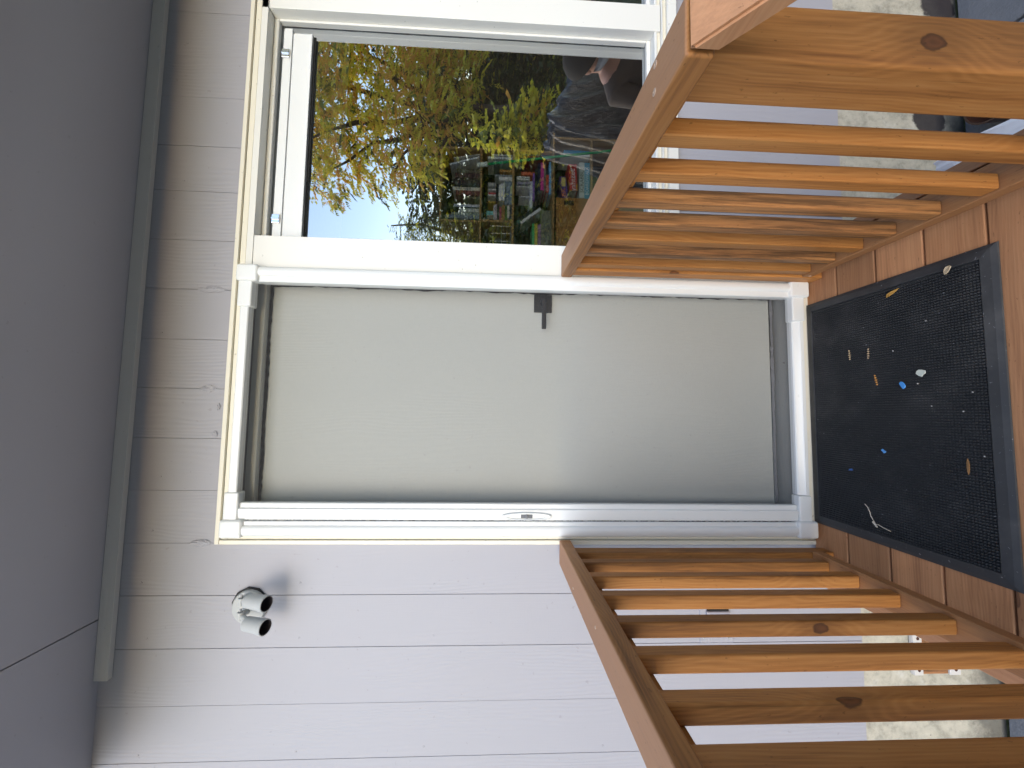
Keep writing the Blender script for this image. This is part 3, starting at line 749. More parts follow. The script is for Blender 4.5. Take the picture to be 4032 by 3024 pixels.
# ------------------------------------------------------------------ things on the wall below, behind the railings
ob = thing('outlet_cover', 'grey painted outlet cover on the siding behind the left railing', 'outlet cover', (-.79, 0, .385))
box('cover_plate', MAT['siding'], -.850, -.728, -.006, -.0005, .318, .446, ob, .0015, 1)
box('flap', plain((.34, .33, .38)), -.765, -.733, -.018, -.0065, .335, .425, ob, .004, 2)
box('painted_shadow', MAT['gasket'], -.732, -.726, -.014, -.0065, .34, .42, ob)  # solid black strip standing in for the shadow in the recess
for z in (.431, .338): screw(ob, (-.832, -.0062, z), (0, -1, 0), .0045, MAT['lamp'])
fv = thing('foundation_vent', 'small vent with rusty white frame set in the foundation behind the left railing', 'vent', (-.90, 0, -.47))
wf_ = mat_paint('rust_spotted_white', (.62, .6, .58), .6, dirt=.12)
box('frame_piece', wf_, -.975, -.820, -.012, .006, -.416, -.380, fv, .002, 1); box('frame_piece', wf_, -.975, -.820, -.012, .006, -.566, -.522, fv, .002, 1)
board('vent_board', MAT['weathered'], -.973, -.822, -.006, .0065, -.521, -.417, 'z', fv, .001, 1, wear=(0, 1, 0))
for p in ((-.955, -.398), (-.84, -.398), (-.955, -.545), (-.93, -.545), (-.90, -.468)): screw(fv, (p[0], -.0125 if p[1] != -.468 else -.0065, p[1]), (0, -1, 0), .006, plain((.08, .03, .02)))
# white sheet and brown pot on the slabs right of the landing
bm = bmesh.new(); q = random.Random(6)
add_box(bm, .695, .812, -.95, -.355, -.735, -.15)
bmesh.ops.subdivide_edges(bm, edges=bm.edges[:], cuts=9, use_grid_fill=True)
for v in bm.verts:
    k = .007 * math.sin(v.co.y * 31 + v.co.z * 17) + .004 * math.sin(v.co.y * 57 + v.co.x * 41) + q.uniform(-.002, .002)
    if v.co.z > -.16: v.co.z += k
    if v.co.x > .80: v.co.x += k * .5
    if v.co.y > -.37: v.co.y += k
tag(mobj('plastic_bag', bm, plain((.82, .83, .86), .35)), 'white folded plastic bag standing beside the landing behind the right railing', 'bag')
pt = bmesh.new(); add_lathe(pt, (1.215, -.185, -.735), (0, 0, 1), [(0, 0), (0, .075), (.10, .088), (.105, .092), (.112, .092), (.112, .085), (.02, .072), (.02, 0)], 32)
po = mobj('plant_pot', pt, plain((.045, .02, .014), .4)); shade(po, 40); tag(po, 'dark brown round pot beside the white bag on the slabs', 'pot')

# ------------------------------------------------------------------ room behind the window
wallm = plain((.76, .73, .68), .8); floorm = plain((.60, .52, .42), .6)
rm = bmesh.new()
add_box(rm, .16, .22, .15, 1.62, -.10, 2.50); add_box(rm, .16, 5.2, 1.05, 1.70, 2.50, 2.58); add_box(rm, 3.4, 5.2, .15, 1.05, 2.50, 2.58)  # ceiling gap and open right end added to let daylight reach the shelves
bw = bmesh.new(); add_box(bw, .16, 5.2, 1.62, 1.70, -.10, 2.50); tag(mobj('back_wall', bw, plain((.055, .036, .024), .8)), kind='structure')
add_box(rm, .225, .56, .125, .145, -.10, 2.60); add_box(rm, .56, 3.42, .125, .145, -.10, .58); add_box(rm, .56, 3.42, .125, .145, 2.16, 2.60); add_box(rm, 3.42, 5.2, .125, .145, -.10, 2.60)
tag(mobj('room_wall', rm, wallm), kind='structure')
fl_ = bmesh.new(); add_box(fl_, .16, 5.2, .15, 1.62, -.16, -.10); tag(mobj('room_floor', fl_, floorm), kind='structure')
OAK = mat_wood('oak_shelf', (.26, .14, .05), (.40, .24, .09), (.48, .31, .13), .5)
OAKD = mat_wood('oak_door', (.30, .14, .035), (.44, .21, .055), (.52, .27, .08), .5)
bk = thing('bookcase', 'oak bookcase full of books and games seen through the window', 'bookcase', (1.45, 1.45, -.10))
FY = 1.28
board('side_panel', OAK, 1.944, 1.960, FY, 1.58, .82, 1.662, 'z', bk, .001, 1); board('side_panel', OAK, 2.056, 2.074, FY, 1.58, -.10, .812, 'z', bk, .001, 1)
board('top_board', OAK, 1.40, 1.943, FY, 1.58, 1.646, 1.662, 'x', bk, .001, 1)
board('shelf_board', OAK, .60, 1.943, FY, 1.58, 1.352, 1.3665, 'x', bk, .001, 1)
board('shelf_board', OAK, .60, 1.943, FY, 1.58, 1.112, 1.1265, 'x', bk, .001, 1)
board('counter_board', OAK, .60, 2.09, FY - .02, 1.58, .8125, .828, 'x', bk, .001, 1)
board('shelf_board', OAK, 1.60, 2.055, FY, 1.58, .522, .536, 'x', bk, .001, 1)
board('divider', OAK, 1.383, 1.3985, FY, 1.58, 1.367, 1.662, 'z', bk, .001, 1)
board('divider', OAK, 1.3925, 1.408, FY, 1.58, 1.127, 1.3515, 'z', bk, .001, 1)
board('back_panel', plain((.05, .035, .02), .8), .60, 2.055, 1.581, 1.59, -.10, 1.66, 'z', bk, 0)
cdoor = board('cupboard_door', OAKD, 1.06, 1.592, FY - .012, FY + .008, .0, .800, 'z', bk, .002, 1)
box('finger_pull', plain((.05, .025, .008)), 1.535, 1.568, FY - .016, FY - .0125, .665, .742, cdoor, .003, 2)
def text(name, s, size, x, y, z, mat, parent=None, rotz=0.0, align='LEFT', ext=.0006, shear=0.0, sx=1.0):
    cu = bpy.data.curves.new(name, 'FONT'); cu.body = s; cu.size = size; cu.align_x = align; cu.align_y = 'CENTER'; cu.extrude = ext; cu.shear = shear; cu.resolution_u = 2
    tmp = bpy.data.objects.new('tmp', cu); me = bpy.data.meshes.new_from_object(tmp); bpy.data.objects.remove(tmp); bpy.data.curves.remove(cu)
    me.materials.clear(); me.materials.append(mat)
    o = bpy.data.objects.new(name, me)
    o.matrix_basis = Matrix.Translation((x, y, z)) @ Matrix.Rotation(rotz, 4, 'Y') @ Matrix.Rotation(rad(90), 4, 'X') @ Matrix.Diagonal((sx, 1, 1, 1))
    return put(o, parent)
WHITE = plain((.75, .75, .72)); BLACK = plain((.02, .02, .02)); RED = plain((.6, .05, .03)); ORANGE = plain((.75, .25, .03))
PAGES = plain((.62, .58, .48), .8)
def book(x0, x1, z0, z1, col, label, tilt=0, cat='book', group=None, dep=None, yf=None, name='book'):
    q = random.Random(int(x0 * 5000 + z1 * 777)); dep = dep or q.uniform(.15, .22); yf = FY + .02 + q.uniform(-.006, .02) if yf is None else yf
    w_, h_ = x1 - x0 - .0012, z1 - z0 - .0008; bm = bmesh.new()
    add_box(bm, -w_ / 2, w_ / 2, 0, .004, -h_ / 2, h_ / 2, .0008, 1, 0)
    t = min(.0025, w_ * .15, h_ * .15)
    if h_ >= w_:
        add_box(bm, -w_ / 2, -w_ / 2 + t, .0041, dep, -h_ / 2, h_ / 2); add_box(bm, w_ / 2 - t, w_ / 2, .0041, dep, -h_ / 2, h_ / 2)
        add_box(bm, -w_ / 2 + t + .0001, w_ / 2 - t - .0001, .0041, dep - .004, -h_ / 2 + .003, h_ / 2 - .003, 0, 1, 1)
    else:
        add_box(bm, -w_ / 2, w_ / 2, .0041, dep, -h_ / 2, -h_ / 2 + t); add_box(bm, -w_ / 2, w_ / 2, .0041, dep, h_ / 2 - t, h_ / 2)
        add_box(bm, -w_ / 2 + .003, w_ / 2 - .003, .0041, dep - .004, -h_ / 2 + t + .0001, h_ / 2 - t - .0001, 0, 1, 1)
    m = Matrix.Translation(((x0 + x1) / 2, yf, (z0 + z1) / 2)) @ Matrix.Rotation(tilt, 4, 'Y')
    o = mobj(name, bm, [plain(col, .45), PAGES], None, matrix=m)
    o['yf'] = yf
    return tag(o, label, cat, group)
S1, S2, S3 = 'upper shelf', 'middle shelf', 'lower shelf'
BOOKS = [
 (1.647, 1.673, 1.573, (.75, .72, .6), 'tall cream book standing on the upper shelf beside maroon ones', 1), (1.603, 1.637, 1.547, (.2, .05, .05), 'maroon book standing left of the tall cream book', 1),
 (1.574, 1.594, 1.491, (.2, .17, .1), 'short olive book standing on the upper shelf', 1), (1.53, 1.539, 1.561, (.75, .75, .78), 'thin white book beside a thin pale blue one on the upper shelf', 1),
 (1.517, 1.527, 1.561, (.6, .66, .75), 'thin pale blue book on the upper shelf', 1), (1.509, 1.516, 1.558, (.02, .02, .02), 'thin black book next to the thin pale blue book', 1),
 (1.48, 1.5085, 1.516, (.5, .53, .5), 'wide light grey book on the upper shelf', 1), (1.45, 1.475, 1.576, (.25, .3, .27), 'grey green book between light grey and blue grey books', 1),
 (1.421, 1.447, 1.622, (.22, .26, .3), 'tallest blue grey book at the left end of the upper shelf', 1), (1.698, 1.734, 1.572, (.06, .03, .03), 'thick dark brown book on the upper shelf', 1),
 (1.741, 1.781, 1.556, (.1, .04, .04), 'dark red brown thick book on the upper shelf', 1), (1.787, 1.816, 1.546, (.15, .12, .08), 'dark khaki book on the upper shelf', 1), (1.676, 1.695, 1.549, (.05, .04, .04), 'nearly black book right of the tall cream book', 1),
 (1.763, 1.775, 1.259, (.35, .36, .36), 'thin grey book standing on the middle shelf', 2), (1.731, 1.7605, 1.229, (.7, .7, .68), 'white book standing on the middle shelf beside the slate blue box', 2),
 (1.918, 1.93, 1.284, (.5, .5, .5), 'grey binder at the right end of the middle shelf', 2), (1.897, 1.913, 1.315, (.75, .76, .75), 'white binder at the right end of the middle shelf', 2), (1.795, 1.816, 1.224, (.4, .2, .05), 'orange brown short book on the middle shelf', 2), (1.869, 1.886, 1.269, (.2, .24, .22), 'dark green grey book on the middle shelf', 2),
 (1.941, 1.978, 1.057, (.14, .2, .18), 'large dark green grey album on the cabinet top', 3), (1.924, 1.939, 1.045, (.25, .04, .05), 'dark red book beside the large album on the cabinet top', 3)]
Z0 = {1: 1.3672, 2: 1.1272, 3: .8287}
for x0, x1, z1, c, lb, sh in BOOKS:
    o = book(x0, x1, Z0[sh], z1, c, lb)
FLAT = [
 (1.545, 1.7285, 1.1272, 1.181, (.2, .25, .32), 'slate blue box lying on the middle shelf'), (1.566, 1.704, 1.1818, 1.197, (.75, .76, .76), 'white paperback lying on the slate blue box'), (1.569, 1.702, 1.1975, 1.2115, (.7, .7, .72), 'pale grey paperback second in the stack on the slate box'), (1.574, 1.703, 1.212, 1.2275, (.75, .75, .68), 'ivory paperback third in the stack on the slate box'), (1.573, 1.707, 1.228, 1.2465, (.03, .03, .05), 'black book topping the stack on the slate box'),
 (1.412, 1.534, 1.1272, 1.144, (.08, .1, .11), 'charcoal book at the bottom of the left stack on the middle shelf'), (1.441, 1.539, 1.1445, 1.160, (.7, .7, .66), 'white book in the left stack on the middle shelf'), (1.411, 1.535, 1.1605, 1.178, (.1, .22, .08), 'green book in the left stack on the middle shelf'), (1.41, 1.532, 1.1785, 1.202, (.35, .2, .06), 'thick tan book in the left stack on the middle shelf'), (1.413, 1.525, 1.2025, 1.22, (.4, .08, .12), 'crimson book in the left stack on the middle shelf'), (1.409, 1.536, 1.2205, 1.236, (.04, .04, .05), 'black book in the left stack on the middle shelf'), (1.409, 1.541, 1.2365, 1.251, (.5, .42, .44), 'pinkish grey book in the left stack on the middle shelf'), (1.408, 1.538, 1.2515, 1.264, (.55, .53, .55), 'light grey book topping the left stack on the middle shelf'),
 (1.634, 1.857, .8287, .834, (.7, .7, .72), 'thin white book under the blue one in the stack on the cabinet top'), (1.631, 1.886, .8345, .850, (.2, .45, .75), 'sky blue book near the bottom of the stack on the cabinet top'), (1.65, 1.791, .8505, .872, (.6, .1, .05), 'red book with white lettering in the stack on the cabinet top'), (1.661, 1.878, .8725, .888, (.2, .14, .12), 'brown book between red and pink books in the stack'), (1.662, 1.882, .8885, .914, (.65, .05, .32), 'bright pink book in the stack on the cabinet top'), (1.636, 1.876, .9145, .934, (.03, .03, .06), 'black book directly above the bright pink book'), (1.571, 1.828, .9345, .957, (.015, .015, .02), 'longer black book under the purple book'), (1.576, 1.795, .9575, .971, (.25, .13, .45), 'purple book near the top of the stack on the cabinet'), (1.523, 1.732, .9715, .995, (.6, .62, .68), 'silver white book topping the stack on the cabinet'),
 (1.237, 1.513, .8287, .906, (.17, .17, .13), 'big olive grey box lying at the left end of the cabinet top'), (1.239, 1.404, .9065, .931, (.35, .22, .4), 'mauve book on the big olive grey box'), (1.238, 1.406, .9315, .953, (.6, .5, .06), 'yellow book between mauve and green books'), (1.238, 1.411, .9535, .970, (.08, .45, .15), 'bright green book topping the olive box stack')]
for x0, x1, z0, z1, c, lb in FLAT: book(x0, x1, z0, z1, c, lb, cat='book' if 'box' not in lb[:14] else 'box', name='book' if 'box' not in lb[:14] else 'storage_box')
TOPS = [
 (1.674, 1.705, 1.2472, 1.31, (.4, .4, .38), 'small grey book standing on the slate box stack'), (1.655, 1.666, 1.2472, 1.31, (.8, .8, .8), 'small white book standing on the slate box stack'), (1.617, 1.631, 1.2472, 1.301, (.55, .07, .09), 'small red book standing on the slate box stack'), (1.601, 1.612, 1.2472, 1.309, (.7, .7, .66), 'small off white book beside the small red book'), (1.554, 1.566, 1.2472, 1.305, (.6, .4, .08), 'small mustard book standing on the slate box stack'),
 (1.457, 1.494, 1.2647, 1.317, (.2, .55, .55), 'teal box with dark label on the left middle stack'), (1.419, 1.451, 1.2647, 1.311, (.25, .2, .14), 'brown striped box on the left middle stack'),
 (1.782, 1.808, .9577, 1.06, (.6, .14, .07), 'orange red book standing on the black books'), (1.735, 1.762, .9957, 1.093, (.75, .75, .72), 'white book with black title standing on the silver book'), (1.7205, 1.731, .9957, 1.093, (.03, .03, .03), 'thin black book next to the white titled one'), (1.7, 1.718, .9957, 1.095, (.3, .27, .38), 'grey violet book standing on the silver book'), (1.69, 1.697, .9957, 1.095, (.75, .75, .78), 'very thin white book beside the grey violet book'), (1.61, 1.618, .9957, 1.074, (.75, .75, .78), 'very thin white book standing alone on the silver book')]
for x0, x1, z0, z1, c, lb in TOPS:
    o = book(x0, x1, z0, z1, c, lb, dep=.12, cat='book' if 'box' not in lb[:18] else 'box', name='book' if 'box' not in lb[:18] else 'storage_box')
    if 'black title' in lb: text('title', 'New Western', .016, (x0 + x1) / 2, o['yf'] - .0004, z1 - .005, BLACK, o, rotz=rad(90))
for x0, z0, ln, th, ang, c, lb in ((1.462, .985, .19, .022, 38, (.72, .72, .74), 'white book with black title leaning at a slant on the cabinet stack'), (1.478, 1.005, .16, .02, 44, (.03, .03, .035), 'black book leaning at a slant above the slanted white one'), (1.445, 1.03, .13, .03, 36, (.05, .13, .13), 'dark teal book leaning behind the slanted white book')):
    book(x0 - th / 2, x0 + th / 2, z0 - ln / 2, z0 + ln / 2, c, lb, tilt=-rad(ang), dep=.16)
for o in list(C.objects):
    lb = o.get('label', '')
    if lb.startswith('red book with white lettering'): text('title', 'WALES', .015, 1.66, o['yf'] - .0004, .861, WHITE, o)
    if lb.startswith('tall cream book'): text('title', 'THE COMPLETE', .017, 1.66, o['yf'] - .0004, 1.55, plain((.2, .15, .1)), o, rotz=rad(90))
# games under the cabinet top
def game(x0, x1, z0, z1, col, label, word, tcol, size, tilt, dx=.0, sx=1.0):
    o = book(x0, x1, z0, z1, col, label, tilt=tilt, cat='game box', dep=.22, yf=FY + .03, name='game_box')
    cx_, cz_ = (x0 + x1) / 2, (z0 + z1) / 2
    text('title', word, size, cx_ + dx, FY + .0294, cz_, tcol, o, rotz=tilt, align='CENTER', sx=sx)
    return o
game(1.61, 1.90, .537, .577, (.05, .30, .45), 'teal board game box at the bottom of the games stack', 'BOARDWALK', WHITE, .036, 0)
game(1.62, 1.90, .5775, .617, (.58, .63, .58), 'pale word game box with dark letters in the games stack', 'SCRABBLE', BLACK, .040, 0, sx=1.1)
g = game(1.675, 1.885, .634, .698, (.50, .03, .035), 'tilted red dice game box in the games stack', 'yahtzee', WHITE, .058, rad(-3), dx=-.02)
box('yellow_band', plain((.7, .4, .05)), 1.677, 1.725, FY + .0285, FY + .0297, .632, .640, g)
for k in range(3): box('die', WHITE, 1.825 + k * .016, 1.836 + k * .016, FY + .0285, FY + .0298, .672 + .003 * k, .683 + .003 * k, g, .001, 1)
g = game(1.60, 1.785, .709, .758, (.10, .04, .22), 'tilted purple strategy game box lying on the red box', 'RISK', ORANGE, .050, rad(-7), dx=-.05)
box('picture_panel', plain((.65, .55, .2)), 1.705, 1.775, FY + .0285, FY + .0297, .722, .755, g)
book(1.944, 1.966, .537, .759, (.72, .74, .72), 'upright white box with black lettering beside the blue case', cat='box', name='storage_box'); book(1.97, 2.001, .537, .736, (.05, .28, .5), 'upright bright blue case at the right end of the games shelf', cat='box', name='storage_box')
text('title', 'Drives', .018, 1.955, FY + .017, .725, BLACK, None, rotz=rad(90))
for o in list(C.objects):
    if o.get('label', '').startswith('upright white box'):
        t_ = [k for k in C.objects if k.name.startswith('title') and k.parent is None]
        for k in t_:
            k.location.y = o['yf'] - .0005; WM[k.name] = k.matrix_basis.copy(); k.parent = o; k.matrix_parent_inverse = WM[o.name].inverted()
for o in C.objects:
    if 'yf' in o: del o['yf']
# leaning loose papers and a wire tray
lp = box('paper_stack', plain((.72, .74, .74), .7), 1.862, 1.874, FY + .02, 1.50, 1.37, 1.60, None, .001, 1); lp.rotation_euler = (0, rad(-17), 0); tag(lp, 'white papers leaning in the upper shelf by the side panel', 'papers')
lp = box('paper_stack', plain((.60, .55, .45), .7), 1.90, 1.908, FY + .02, 1.50, 1.37, 1.57, None, .001, 1); lp.rotation_euler = (0, rad(-10), 0); tag(lp, 'yellowish papers leaning against the side panel on the upper shelf', 'papers')
wt = thing('wire_tray', 'grey wire letter tray at the left of the middle shelf', 'tray', (1.30, 1.4, 1.127))
bm = bmesh.new()
for z in (1.135, 1.20, 1.265): add_tube(bm, (1.20, FY + .03, z), (1.375, FY + .03, z), .002, n=6)
for x in (1.20, 1.26, 1.32, 1.375): add_tube(bm, (x, FY + .03, 1.128), (x, FY + .03, 1.285), .002, n=6)
mobj('wire_frame', bm, MAT['steel'], wt)
bm = bmesh.new(); add_box(bm, 1.20, 1.375, FY + .035, 1.55, 1.128, 1.131); mobj('tray_floor', bm, MAT['darkjamb'], wt)
# green pole with a white grip leaning inside, close to the glass
bm = bmesh.new(); add_tube(bm, (1.313, .50, 1.295), (1.405, .42, .38), .0065, n=12)
gp = mobj('green_pole', bm, plain((.01, .28, .08), .25), None, True); tag(gp, 'shiny green pole with white grip leaning inside the window', 'pole')
bm = bmesh.new(); add_tube(bm, (1.308, .504, 1.345), (1.3135, .4996, 1.29), .011, .0125, 14); shade(mobj('grip', bm, plain((.62, .68, .62)), gp), 40)

# ------------------------------------------------------------------ garden in front of the house (seen in the window glass)
LEAF = [mat_leaf('leaf_green', (.22, .26, .035), .55), mat_leaf('leaf_lime', (.74, .68, .06), .6), mat_leaf('leaf_yellow', (.95, .70, .07), .6), mat_leaf('leaf_orange', (.95, .46, .08), .6), mat_leaf('leaf_dark', (.05, .075, .02), .25)]
def leaves(name, blobs, n, size, mats, weights, parent, seed, droop=.6, slim=.32, shell=.55, cluster=9):
    q = random.Random(seed); V_, F_, MI = [], [], []
    tot = sum(b[3] ** 2 for b in blobs)
    for (cx, cy, cz, r) in blobs:
        m = int(n * r * r / tot / cluster)
        for _ in range(m):
            while True:
                d = Vector((q.uniform(-1, 1), q.uniform(-1, 1), q.uniform(-1, 1)))
                if .1 < d.length < 1: break
            d = d.normalized() * (shell + (1 - shell) * q.random()) ** .8
            p = Vector((cx, cy, cz)) + d * r * q.uniform(.75, 1.12)
            ax = Vector((d.x + q.uniform(-.6, .6), d.y + q.uniform(-.6, .6), q.uniform(-.3, .5) - droop * .5)).normalized()
            mi = q.choices(range(len(weights)), weights)[0]
            side = ax.cross(Vector((0, 0, 1))).normalized()
            L = size * cluster * .22
            for k in range(cluster):
                s_ = (k % 2) * 2 - 1; t = (k // 2 + .5) / (cluster / 2)
                b0 = p + ax * (L * t)
                dr = (ax * .55 + side * s_ * q.uniform(.5, 1.0) + Vector((0, 0, -droop * q.uniform(.3, 1.1)))).normalized()
                ln = size * q.uniform(.7, 1.25); wv = dr.cross(Vector((q.uniform(-1, 1), q.uniform(-1, 1), q.uniform(-.2, 1)))).normalized() * (ln * slim * .5)
                i = len(V_)
                V_ += [b0, b0 + dr * ln * .45 + wv, b0 + dr * ln, b0 + dr * ln * .45 - wv]
                F_.append((i, i + 1, i + 2, i + 3)); MI.append(mi if q.random() < .93 else q.choices(range(len(weights)), weights)[0])
    me = bpy.data.meshes.new(name); me.from_pydata([tuple(v) for v in V_], [], F_)
    for m in mats: me.materials.append(m)
    me.polygons.foreach_set('material_index', MI)
    o = bpy.data.objects.new(name, me); return put(o, parent)
def limbs(name, base, tips, r0, parent, seed):
    q = random.Random(seed); bm = bmesh.new(); base = Vector(base)
    for tp in tips:
        tp = Vector(tp); prev = base; n = 5
        for i in range(1, n + 1):
            t = i / n; c = base.lerp(tp, t) + Vector((q.uniform(-.1, .1), q.uniform(-.1, .1), .25 * math.sin(t * 3.1)))
            add_tube(bm, prev, c, r0 * (1 - .85 * (i - 1) / n), r0 * (1 - .85 * t), 7, False); prev = c
    return shade(mobj(name, bm, MAT['bark'], parent), 60)
tb = [(4.8, -6.5, 4.95, .50), (5.35, -6.4, 5.5, .7), (6.2, -6.6, 5.6, .9), (7.2, -6.4, 5.5, 1.0), (8.4, -6.6, 5.3, 1.1), (5.25, -6.5, 4.5, .55), (6.0, -6.3, 4.6, .85), (7.0, -6.5, 4.4, 1.0), (8.2, -6.4, 4.0, 1.1), (4.95, -6.3, 3.75, .5), (5.6, -6.4, 3.45, .75), (6.6, -6.3, 3.3, .95), (7.7, -6.5, 3.1, .95), (8.7, -6.6, 2.9, .95), (5.2, -6.3, 2.75, .5), (6.0, -6.2, 2.5, .65), (7.0, -6.4, 2.5, .7), (8.1, -6.5, 2.3, .75), (7.3, -6.4, 1.9, .5), (6.3, -6.3, 2.0, .4), (8.8, -6.5, 1.8, .6)]
t1 = thing('autumn_tree', 'large garden tree with drooping yellow and orange leaves mirrored in the window', 'tree', (6.9, -6.8, -.76))
limbs('trunk', (6.9, -6.8, -.76), [(6.8, -6.7, 2.2)], .19, t1, 1)
limbs('limb', (6.85, -6.75, 1.9), [(4.9, -6.4, 4.9), (5.6, -6.4, 5.5), (7.0, -6.4, 5.8), (8.5, -6.5, 5.2), (5.0, -6.3, 3.4), (8.6, -6.5, 2.9), (5.0, -6.2, 2.4), (7.5, -6.4, 4.4)], .085, t1, 2)
leaves('crown', tb, 50000, .10, LEAF, (2.5, 5, 9, 6, 1.2), t1, 3, shell=.3, slim=.36, cluster=13)
t2 = thing('cypress_tree', 'soft green conifer left of the autumn tree mirrored in the window', 'tree', (5.7, -10.4, -.76))
limbs('trunk', (5.7, -10.4, -.76), [(5.75, -10.4, 4.6)], .14, t2, 4)
leaves('crown', [(5.6 + .1 * math.sin(k * 2), -10.4, .2 + k * .5, 1.35 - .125 * k) for k in range(9)], 30000, .15, LEAF, (7, 4, .6, 0, 4), t2, 5, droop=.35, slim=.15, shell=.45)
t3 = thing('garden_shrub', 'glossy yellow green shrub in front of the trees mirrored in the window', 'shrub', (3.8, -3.5, -.76))
limbs('trunk', (3.85, -3.5, -.76), [(3.7, -3.45, .9), (4.0, -3.5, .8), (3.9, -3.4, 1.2)], .03, t3, 6)
leaves('crown', [(3.75, -3.45, .95, .30), (3.95, -3.45, .85, .32), (4.02, -3.45, .62, .28), (3.78, -3.4, .55, .28), (3.8, -3.45, 1.28, .22), (3.9, -3.45, .2, .35), (3.72, -3.4, 1.5, .12)], 5200, .075, LEAF, (3, 7, 4, .7, 1), t3, 7, droop=.3, slim=.55, shell=.4)
for (x, y, h, sd_) in ((9.2, -8.6, 4.0, 11), (11.6, -9.0, 4.0, 12), (7.2, -8.4, 3.7, 13), (5.6, -8.0, 3.4, 14)):
    hb = thing('garden_bush', {11: 'dark green bush behind the autumn tree second from the conifer', 12: 'dark green bush behind the autumn tree third from the conifer', 13: 'dark green bush behind the autumn tree next to the conifer', 14: 'dark green bush in front of the conifer beside the autumn tree'}[sd_], 'bush', (x, y, -.76), 'bushes behind the autumn tree')
    limbs('trunk', (x, y, -.76), [(x, y, h * .6), (x + .4, y, h * .5), (x - .5, y + .1, h * .5)], .06, hb, sd_)
    leaves('crown', [(x, y, h * .55, 1.15), (x + .6, y + .1, h * .3, 1.0), (x - .7, y, h * .3, 1.0), (x - .2, y + .2, h * .8, .8), (x + .3, y - .3, .0, 1.1), (x - .9, y - .2, -.1, .9)], 24000, .13, LEAF, (1.8, .3, 0, 0, 9), hb, sd_ + 20, droop=.2, slim=.45)
for k, (x, y) in enumerate(((3.3, -2.6), (4.6, -3.0), (5.4, -4.1), (3.9, -4.6), (6.6, -4.6))):
    gt = thing('grass_tuft', 'arching green grass clump mirrored in the window, ' + ('closest to the black plastic', 'between the shrub and the plastic', 'under the autumn tree edge', 'behind the glossy shrub', 'farthest right under the autumn tree')[k], 'grass', (x, y, -.76), 'grass clumps by the black plastic')
    q = random.Random(60 + k); bm = bmesh.new()
    for _ in range(220):
        a = q.uniform(0, 6.28); L_ = q.uniform(.35, .8); b0 = Vector((x + q.uniform(-.2, .2), y + q.uniform(-.2, .2), -.76)); pr = None
        o_ = Vector((math.cos(a), math.sin(a), 0)); sd2 = Vector((-math.sin(a), math.cos(a), 0)) * .006
        for s_ in range(5):
            t = s_ / 4; c = b0 + o_ * (L_ * .7 * t * t) + Vector((0, 0, L_ * (t - .45 * t * t)))
            rg = [bm.verts.new(c - sd2 * (1.05 - t)), bm.verts.new(c + sd2 * (1.05 - t))]
            if pr: bm.faces.new((pr[0], pr[1], rg[1], rg[0]))
            pr = rg
    mobj('blades', bm, LEAF[0], gt)
gf = thing('garden_fence', 'dark brown board fence behind the garden bushes mirrored in the window', 'fence', (9, -11.6, -.76))
fm = plain((.055, .035, .022), .8)
for k in range(70):
    box('fence_board', fm, 2.0 + k * .2 + .004, 2.2 + k * .2 - .004, -11.62, -11.60 + .006 * (k % 3), -.76, 2.25 + .03 * math.sin(k * 1.7), gf)
for z in (-.3, 1.8): box('fence_rail', fm, 2.0, 16.0, -11.66, -11.625, z, z + .09, gf)
# heap covered with glossy black plastic
def mat_plastic():
    b = NB('black_plastic'); v = b.coords(rnd=False)
    n = b.noise(b.scaled(v, (30, 30, 3.5)), 1, 4, .6, 1.2)
    b.set((.012, .012, .014), .16, normal=b.bump(n, .9, .02), spec=.6); return b.m
bm = bmesh.new(); n = 44; q = random.Random(8); gr = []
for i in range(n):
    row = []
    for j in range(n):
        u, v = i / (n - 1) * 2 - 1, j / (n - 1) * 2 - 1
        d = max(abs(u), abs(v)); fall = 1 - max(0, (d - .45) / .55) ** 1.3
        x = 2.78 + u * .62; y = -1.78 + v * .45
        z = -.74 + 1.42 * max(0, fall) * (1 - .18 * u) + .03 * math.sin(u * 19 + v * 5) * fall + .02 * math.sin(v * 27 + u * 9) + q.uniform(-.006, .006)
        row.append(bm.verts.new((x + .03 * math.sin(j * .9), y + .02 * math.sin(i * 1.1), max(z, -.752))))
    gr.append(row)
for i in range(n - 1):
    for j in range(n - 1): bm.faces.new((gr[i][j], gr[i + 1][j], gr[i + 1][j + 1], gr[i][j + 1]))
bp_ = mobj('plastic_cover', bm, mat_plastic(), None, True); tag(bp_, 'heap under glossy black plastic sheeting mirrored low in the window', 'cover')

# ------------------------------------------------------------------ person standing on the slabs right of the landing (seen mirrored)
def skin(name, verts, edges, radii, mat, parent=None, sub=2, root=0, matrix=None):
    me = bpy.data.meshes.new(name); me.from_pydata(verts, edges, [])
    o = bpy.data.objects.new(name, me); C.objects.link(o)
    sk = o.modifiers.new('skin', 'SKIN'); sk.use_smooth_shade = True
    for i, r in enumerate(radii):
        d = me.skin_vertices[0].data[i]; d.radius = r if isinstance(r, tuple) else (r, r); d.use_root = (i == root)
    su = o.modifiers.new('sub', 'SUBSURF'); su.levels = sub; su.render_levels = sub
    dg = bpy.context.evaluated_depsgraph_get(); m2 = bpy.data.meshes.new_from_object(o.evaluated_get(dg))
    bpy.data.objects.remove(o); bpy.data.meshes.remove(me)
    m2.materials.clear(); m2.materials.append(mat)
    for p in m2.polygons: p.use_smooth = True
    o = bpy.data.objects.new(name, m2)
    if matrix is not None: o.matrix_basis = matrix
    return put(o, parent)
SKIN = plain((.42, .22, .15), .55); JACK = plain((.05, .034, .026), .8); TROU = plain((.03, .035, .05), .8)
PX, PY = 2.07, -.56; PM = Matrix.Translation((PX, PY, -.745))
